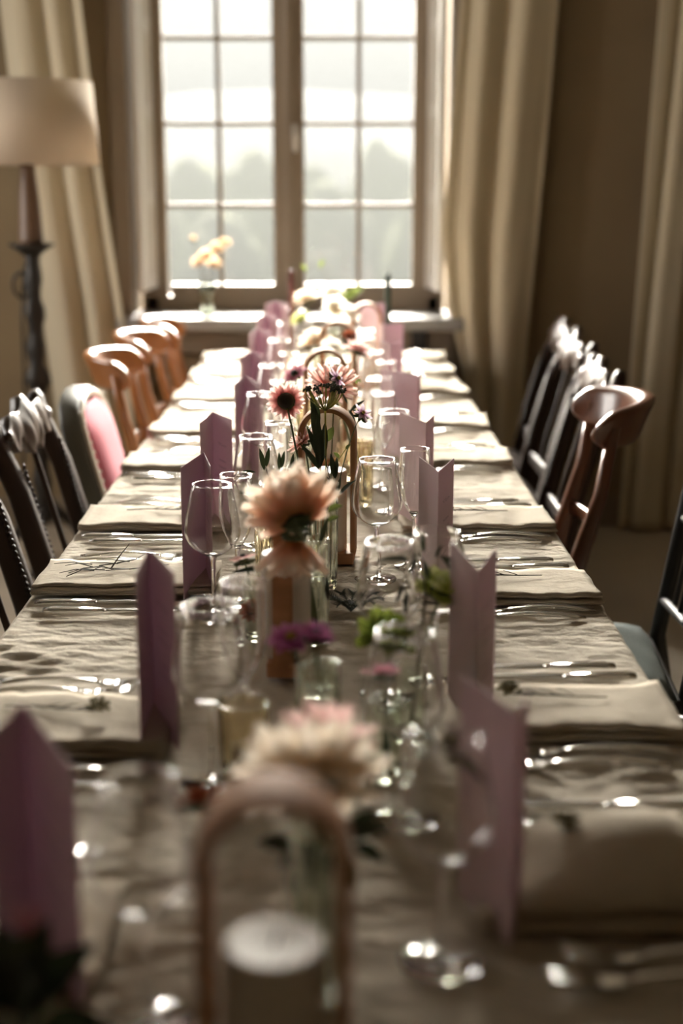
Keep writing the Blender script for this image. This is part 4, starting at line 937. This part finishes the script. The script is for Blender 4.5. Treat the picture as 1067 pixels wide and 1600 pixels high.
# seed umbel
ub = in_vase(506, 2.27, dy=-0.004); uh = atd(508, 642, 2.31); t = thing('seed_umbel', 'dark seed umbel fanning out on olive rays below the blush dahlia', 'flower', ub)
b = MB(); b.tube(bez((0, 0, 0), (uh - ub) * 0.5 + V((0.004, 0, 0)), uh - ub, 8), 0.0014, 6); b.build('stem', 'umbel_ray', t)
b = MB(); s_ = MB(); rnd = random.Random(3)
for k in range(30):
    a = rnd.uniform(0, 2 * PI); rr = 0.033 * math.sqrt(rnd.random()); tip = (uh - ub) + V((rr * math.cos(a) , rr * math.sin(a), 0.040 - 6 * rr * rr + rnd.uniform(-.002, .002)))
    b.tube(bez(uh - ub, (uh - ub) * 0.5 + tip * 0.5 + V((rr * .3 * math.cos(a), rr * .3 * math.sin(a), -0.003)), tip, 4), 0.0009, 5)
    for q in range(7): blob(s_, tip + V((rnd.uniform(-.004, .004), rnd.uniform(-.004, .004), rnd.uniform(-.001, .003))), rnd.uniform(0.0012, 0.0019), sq=1.0, n=6)
b.build('rays', 'umbel_ray', t); o = s_.build('seeds', 'umbel', t); o['kind'] = 'stuff'
# leaves
def leaf_mesh(L, W, m, fold=0.25, curl=0.12):
    b = MB(); b.grid(lambda u, v: V(((2 * u - 1) * W / 2 * (math.sin(PI * v ** 0.85) ** 0.85), L * v, abs(2 * u - 1) * W * fold * math.sin(PI * v) - L * curl * v * v)), 4, 8); return b.mesh('leaf', m)
LFB = leaf_mesh(0.075, 0.0135, 'leaf'); LFS = leaf_mesh(0.036, 0.0085, 'leaf'); LFO = leaf_mesh(0.042, 0.009, 'leaf'); LFD = leaf_mesh(0.075, 0.034, 'leaf'); LFG = leaf_mesh(0.032, 0.018, 'green_leaf')
def sprig(name, label, base, pts, leaves, stem='stem', sr=0.0014, group=None, cat='foliage'):
    """pts: stem points; leaves: (mesh, position, direction, scale)"""
    base = V(base); t = thing(name, label, cat, base, 0, group)
    b = MB(); b.tube([V(p) - base for p in pts], [sr * (1 - 0.5 * i / max(1, len(pts) - 1)) for i in range(len(pts))], 6); b.build('stem', stem, t)
    for me, p, d, s in leaves:
        d = V(d).normalized(); x = d.cross(V((0, -0.5, 0.85))); x = x.normalized() if x.length > 1e-3 else V((1, 0, 0)); z = x.cross(d)
        Rm = Matrix(((x.x, d.x, z.x), (x.y, d.y, z.y), (x.z, d.z, z.z)))
        link(me, 'leaf', t, Matrix.Translation(V(p) - base) @ Rm.to_4x4() @ Matrix.Scale(s, 4))
    return t
vb = in_vase(506, 2.27, dx=0.0, dy=0.006)
A = lambda x, y, z=2.30: atd(x, y, z)
def dirp(x0, y0, x1, y1, z=2.30, dz=0.0): return atd(x1, y1, z + dz) - atd(x0, y0, z)
def lf(me, x0, y0, x1, y1, z=2.30, dz=0.0, L=0.075):
    d = dirp(x0, y0, x1, y1, z, dz); return (me, A(x0, y0, z), d, d.length / L)
sprig('leaf_spray', 'spray of dark lance-shaped leaves rising before the wooden arch', vb, [vb, A(505, 790), A(500, 720), A(497, 655)],
      [lf(LFB, 500, 735, 496, 648, 2.28), lf(LFB, 499, 720, 481, 664, 2.30), lf(LFB, 502, 738, 470, 690, 2.29), lf(LFB, 503, 725, 508, 655, 2.31, .02), lf(LFB, 505, 742, 486, 745, 2.30, -.03), lf(LFB, 503, 760, 478, 742, 2.31), lf(LFB, 498, 700, 488, 622, 2.32, .02), lf(LFS, 497, 670, 487, 610, 2.34, 0, .036)], 'dark_stem', 0.0018)
sprig('olive_sprig', 'olive sprig with dark leaves branching across the wooden arch', vb + V((0.004, 0, 0)), [vb + V((0.004, 0, 0)), A(514, 800, 2.26), A(520, 766, 2.26), A(512, 735, 2.27), A(508, 712, 2.28)],
      [lf(LFS, 523, 748, 517, 708, 2.26, 0, .036), lf(LFS, 524, 748, 526, 714, 2.26, 0, .036), lf(LFS, 526, 772, 532, 744, 2.25, 0, .036), lf(LFS, 528, 776, 553, 748, 2.25, -.02, .036), lf(LFS, 520, 778, 504, 762, 2.26, -.02, .036), lf(LFS, 516, 784, 506, 806, 2.25, -.02, .036), lf(LFS, 512, 760, 497, 776, 2.26, -.02, .036), lf(LFS, 520, 762, 509, 742, 2.26, 0, .036)], 'dark_stem', 0.0012)
sprig('thin_sprig', 'thin arching olive stems with tiny buds beside the arch', vb + V((0.006, 0.002, 0)), [vb + V((0.006, 0.002, 0)), A(518, 760), A(528, 720), A(540, 702), A(548, 696)],
      [lf(LFG, 540, 702, 548, 694, 2.30, 0, .032), lf(LFG, 530, 716, 521, 706, 2.30, 0, .032), lf(LFG, 524, 735, 514, 722, 2.30, 0, .032), lf(LFG, 512, 690, 520, 666, 2.33, 0, .032), lf(LFG, 512, 690, 502, 676, 2.33, 0, .032)], 'umbel_ray', 0.001)
sprig('leaf_spray', 'dark broad leaves to one side of the blush dahlia', in_vase(565, 2.86, dx=0.006), [in_vase(565, 2.86, dx=0.006), A(555, 690, 2.7), A(545, 640, 2.6)],
      [lf(LFB, 545, 645, 570, 622, 2.58, .02), lf(LFB, 545, 640, 556, 660, 2.56, -.02), lf(LFB, 543, 632, 533, 610, 2.6), lf(LFB, 545, 648, 528, 655, 2.58), lf(LFG, 553, 590, 565, 597, 2.75, 0, .032), lf(LFG, 553, 588, 558, 600, 2.75, 0, .032)], 'stem', 0.0016)
sprig('leaf_spray', 'small dark leaves standing up behind the peach dahlia', in_vase(425, 2.34, 0.03), [in_vase(425, 2.34, 0.03), A(425, 760, 2.3), A(415, 730, 2.3)],
      [lf(LFS, 413, 735, 406, 700, 2.3, 0, .036), lf(LFS, 416, 730, 420, 698, 2.3, 0, .036), lf(LFS, 437, 735, 436, 706, 2.3, 0, .036), lf(LFS, 440, 732, 444, 704, 2.3, 0, .036), lf(LFS, 456, 735, 458, 708, 2.3, 0, .036), lf(LFS, 400, 738, 370, 737, 2.2, 0, .036)], 'dark_stem', 0.0014)
sprig('leaf_spray', 'flat dark leaves reaching towards the slim glass from the dahlia', in_vase(490, 2.00, dx=-0.008), [in_vase(490, 2.00, dx=-0.008), A(440, 800, 1.92), A(400, 770, 1.95)],
      [lf(LFB, 405, 772, 372, 768, 1.97), lf(LFB, 405, 790, 375, 787, 1.97), lf(LFB, 425, 890, 360, 890, 1.92), lf(LFB, 450, 905, 470, 955, 1.95), lf(LFB, 505, 890, 514, 940, 1.97), lf(LFG, 512, 800, 535, 788, 1.95, 0, .032), lf(LFG, 512, 815, 530, 806, 1.95, 0, .032), lf(LFB, 500, 850, 512, 806, 1.96)], 'stem', 0.002)
vb2 = in_vase(640, 1.66, dx=0.004)
sprig('olive_sprig', 'olive sprig with dark leaves above the lime green bloom', vb2, [vb2, A(665, 930, 1.70), A(662, 880, 1.72), A(655, 862, 1.73)],
      [lf(LFO, 640, 874, 590, 872, 1.73, 0, .042), lf(LFO, 660, 868, 640, 868, 1.73, 0, .042), lf(LFO, 662, 864, 659, 832, 1.73, 0, .042), lf(LFO, 685, 868, 725, 886, 1.72, 0, .042), lf(LFO, 688, 868, 706, 890, 1.72, 0, .042), lf(LFO, 680, 872, 690, 850, 1.74, 0, .042), lf(LFO, 634, 925, 634, 962, 1.70, 0, .042), lf(LFO, 630, 912, 618, 944, 1.70, 0, .042), lf(LFO, 662, 875, 672, 910, 1.71, 0, .042), lf(LFO, 650, 870, 640, 900, 1.71, 0, .042)], 'dark_stem', 0.0014)
vb3 = in_vase(500, 1.13, dx=0.008)
sprig('leaf_spray', 'dark leaves behind the largest wooden arch', vb3, [vb3, A(520, 1330, 1.14), A(540, 1290, 1.15)],
      [lf(LFD, 545, 1310, 610, 1285, 1.16), lf(LFD, 550, 1320, 605, 1345, 1.16), lf(LFD, 540, 1300, 590, 1265, 1.17), lf(LFD, 470, 1330, 400, 1310, 1.15), lf(LFD, 480, 1340, 450, 1400, 1.14), lf(LFD, 500, 1330, 430, 1350, 1.13), lf(LFD, 520, 1330, 560, 1390, 1.14), lf(LFD, 470, 1360, 505, 1290, 1.16)], 'stem', 0.002)
sprig('leaf_spray', 'long dark leaf arching over the menu card nearest the near corner', in_vase(600, 1.55, dx=0.008), [in_vase(600, 1.55, dx=0.008), A(650, 1180, 1.38), A(690, 1160, 1.30)],
      [lf(LFB, 690, 1160, 772, 1228, 1.16), lf(LFB, 640, 1120, 690, 1170, 1.36)], 'dark_stem', 0.0014)
# fern on the cloth
fb = at(548, 962, TZ); fb.z = ZT + 0.006; t = thing('fern_spray', 'feathery dark fern spray lying on the cloth beside the peach dahlia vase', 'foliage', fb)
b = MB(); rnd = random.Random(2)
for k in range(9):
    a = k * 0.7; L_ = rnd.uniform(0.03, 0.05); st = [V((L_ * f * math.cos(a), L_ * f * math.sin(a), 0.022 * math.sin(f * 2.2))) for f in (0, .25, .5, .75, 1)]
    b.tube(st, 0.0009, 5)
    for j in range(12):
        f = 0.15 + j * 0.07; p = V((L_ * f * math.cos(a), L_ * f * math.sin(a), 0.022 * math.sin(f * 2.2)))
        for s in (-1, 1): b.tube([p, p + V((0.011 * math.cos(a + s * 1.0), 0.011 * math.sin(a + s * 1.0), 0.005))], [0.0009, 0.0003], 4)
b.build('frond', 'leaf', t)
# far blooms: petals too small to tell apart
FAR = [('dahlia', 'white daisy-like bloom before the window, highest of the pale cluster', 520, 458, 4.7, 520, 4.75, 'white', 0.030, (0, -0.5, 0.7)), ('dahlia', 'cream bloom before the window stile in the pale cluster', 478, 468, 4.7, 500, 4.2, 'cream', 0.036, (-0.3, 0.1, 0.8)),
       ('dahlia', 'white bloom with a dark centre in the pale cluster', 524, 482, 4.5, 520, 4.75, 'white', 0.030, (0.1, -0.7, 0.4)), ('rose', 'cream green rose below the pale cluster', 492, 532, 3.85, 500, 4.2, 'cream', 0.034, (-0.2, -0.1, 0.8)),
       ('dahlia', 'white bloom leaning out toward the mauve cards by the window', 545, 490, 4.4, 520, 4.75, 'white', 0.026, (0.5, -0.2, 0.6)), ('rose', 'small white bloom beside the cream green rose', 520, 545, 3.6, 530, 3.45, 'white', 0.024, (0.2, -0.2, 0.8)),
       ('cosmos', 'tiny red bloom beside the salmon ball dahlia', 546, 524, 3.7, 530, 3.45, 'rust', 0.012, (0, -0.3, 0.8)), ('dahlia', 'pale yellow bloom low in the pale cluster by the window', 470, 498, 4.4, 500, 4.2, 'lime', 0.022, (-0.4, -0.2, 0.7)),
       ('rose', 'white bloom low beside the blush dahlia and pink cosmos', 445, 612, 3.0, 470, 2.9, 'white', 0.024, (-0.3, -0.3, 0.7)), ('zinnia', 'orange bloom inside the clear votive glass', 398, 955, 2.0, 407, 2.02, 'rust', 0.014, (0, -0.4, 0.8))]
for i, (nm, lb, px, py, zc, vx, vz, m, r, fc) in enumerate(FAR):
    flower(nm, lb, 'flower', atd(px, py, zc), in_vase(vx, vz, dx=0.004 * (i % 3 - 1)), fc, [(11, 0.005, -10, 1.0), (11, 0.005, 15, 0.95), (9, 0.003, 42, 0.85), (6, 0.002, 68, 0.7)], pm('far' + m, r * 1.25, r * 0.7, 0.3, 0.2, m), 'yellow_disc' if m == 'white' else 'disc', r * 0.2, single=False, seed=30 + i)
cb3 = in_vase(520, 4.75, dx=0.006)
sprig('curly_sprig', 'thin curling sprigs arching in front of the window pane', cb3, [cb3, A(530, 480, 4.7), A(515, 440, 4.7), A(500, 418, 4.7), A(486, 412, 4.7), A(478, 424, 4.7)],
      [lf(LFG, 478, 424, 470, 412, 4.7, 0, .032), lf(LFG, 500, 418, 506, 405, 4.7, 0, .032), lf(LFG, 530, 470, 552, 452, 4.7, 0, .032), lf(LFG, 540, 470, 568, 448, 4.7, 0, .032), lf(LFG, 490, 470, 474, 452, 4.7, 0, .032), lf(LFG, 525, 480, 512, 500, 4.7, 0, .032)], 'dark_stem', 0.0016)
# vase on the sill
sv = atY(324, 487, 5.74); sv.z = 0.8602
t = thing('sill_vase', 'clear glass vase of dried flowers on the window sill', 'vase', sv)
b = MB(); pr = [(0.024, 0), (0.028, 0.004), (0.027, 0.05), (0.031, 0.09), (0.036, 0.125), (0.035, 0.1255), (0.029, 0.09), (0.025, 0.05), (0.025, 0.008)]; b.lathe(pr, 40); b.build('body', 'vase_glass', t)
for i, (px, py, r) in enumerate(((322, 400, 0.036), (338, 388, 0.032), (352, 379, 0.022), (310, 410, 0.028), (334, 412, 0.03), (302, 372, 0.012))):
    h = atY(px, py, 5.74 + 0.01 * (i % 3 - 1)); flower('dried_flower', ['dried peach bloom in the middle of the sill vase', 'dried peach bloom rising toward the window stile in sill vase', 'small dried bloom topmost in the sill vase', 'dried peach bloom drooping on the sill vase shutter side', 'dried peach bloom low over the sill vase rim', 'tiny pale dried bud stretching out of the sill vase'][i], 'flower', h, sv + V((0.003 * (i - 2.5), 0.002 * (i % 3 - 1), 0.012)), (0.2 * (i % 3 - 1), -0.4, 0.7),
        [(9, 0.004, -10, 1.0), (8, 0.003, 20, 0.9), (6, 0.002, 55, 0.8)], pm('dry%d' % i, r, r * 0.5, 0.3, 0.2, 'dry'), 'disc', r * 0.15, stem='dark_stem', single=False, seed=60 + i)
# dark rosebud at the near corner of the table
bp_ = at(42, yb(0.985), TZ); lamp_glass('bud_vase', [(VT, 'body')], 42, 0.985, 'plain narrow vase with a dark bud in front of the largest menu card', 'vase', 'bud vases along the table')
hb = atd(40, 1462, 0.975); bs = V((bp_.x, bp_.y, ZT + 0.012))
flower('rosebud', 'closed dusky rosebud above dark leaves before the largest menu card', 'flower', hb, bs, (0, 0.1, 1), [(5, 0.002, 62, 1.0), (4, 0.001, 78, 0.9)], pm('bud', 0.020, 0.014, 0.4, -0.2, 'rose'), None, 0.006, seed=90)
sprig('leaf_spray', 'dark broad leaves around the rosebud before the largest menu card', bs + V((0.004, 0, 0)), [bs + V((0.004, 0, 0)), bs * 0.4 + hb * 0.6, bs * 0.15 + hb * 0.85],
      [(LFD, bs * 0.45 + hb * 0.55, V((dx, 0.1 * dx, dz)), 0.9) for dx, dz in ((-0.5, 0.6), (0.5, 0.55), (0.2, 0.9), (-0.2, 0.85))] + [(LFD, bs * 0.6 + hb * 0.4, V((dx, -0.2, dz)), 0.9) for dx, dz in ((-0.8, 0.2), (0.8, 0.25), (0.1, 0.5))], 'dark_stem', 0.0016)
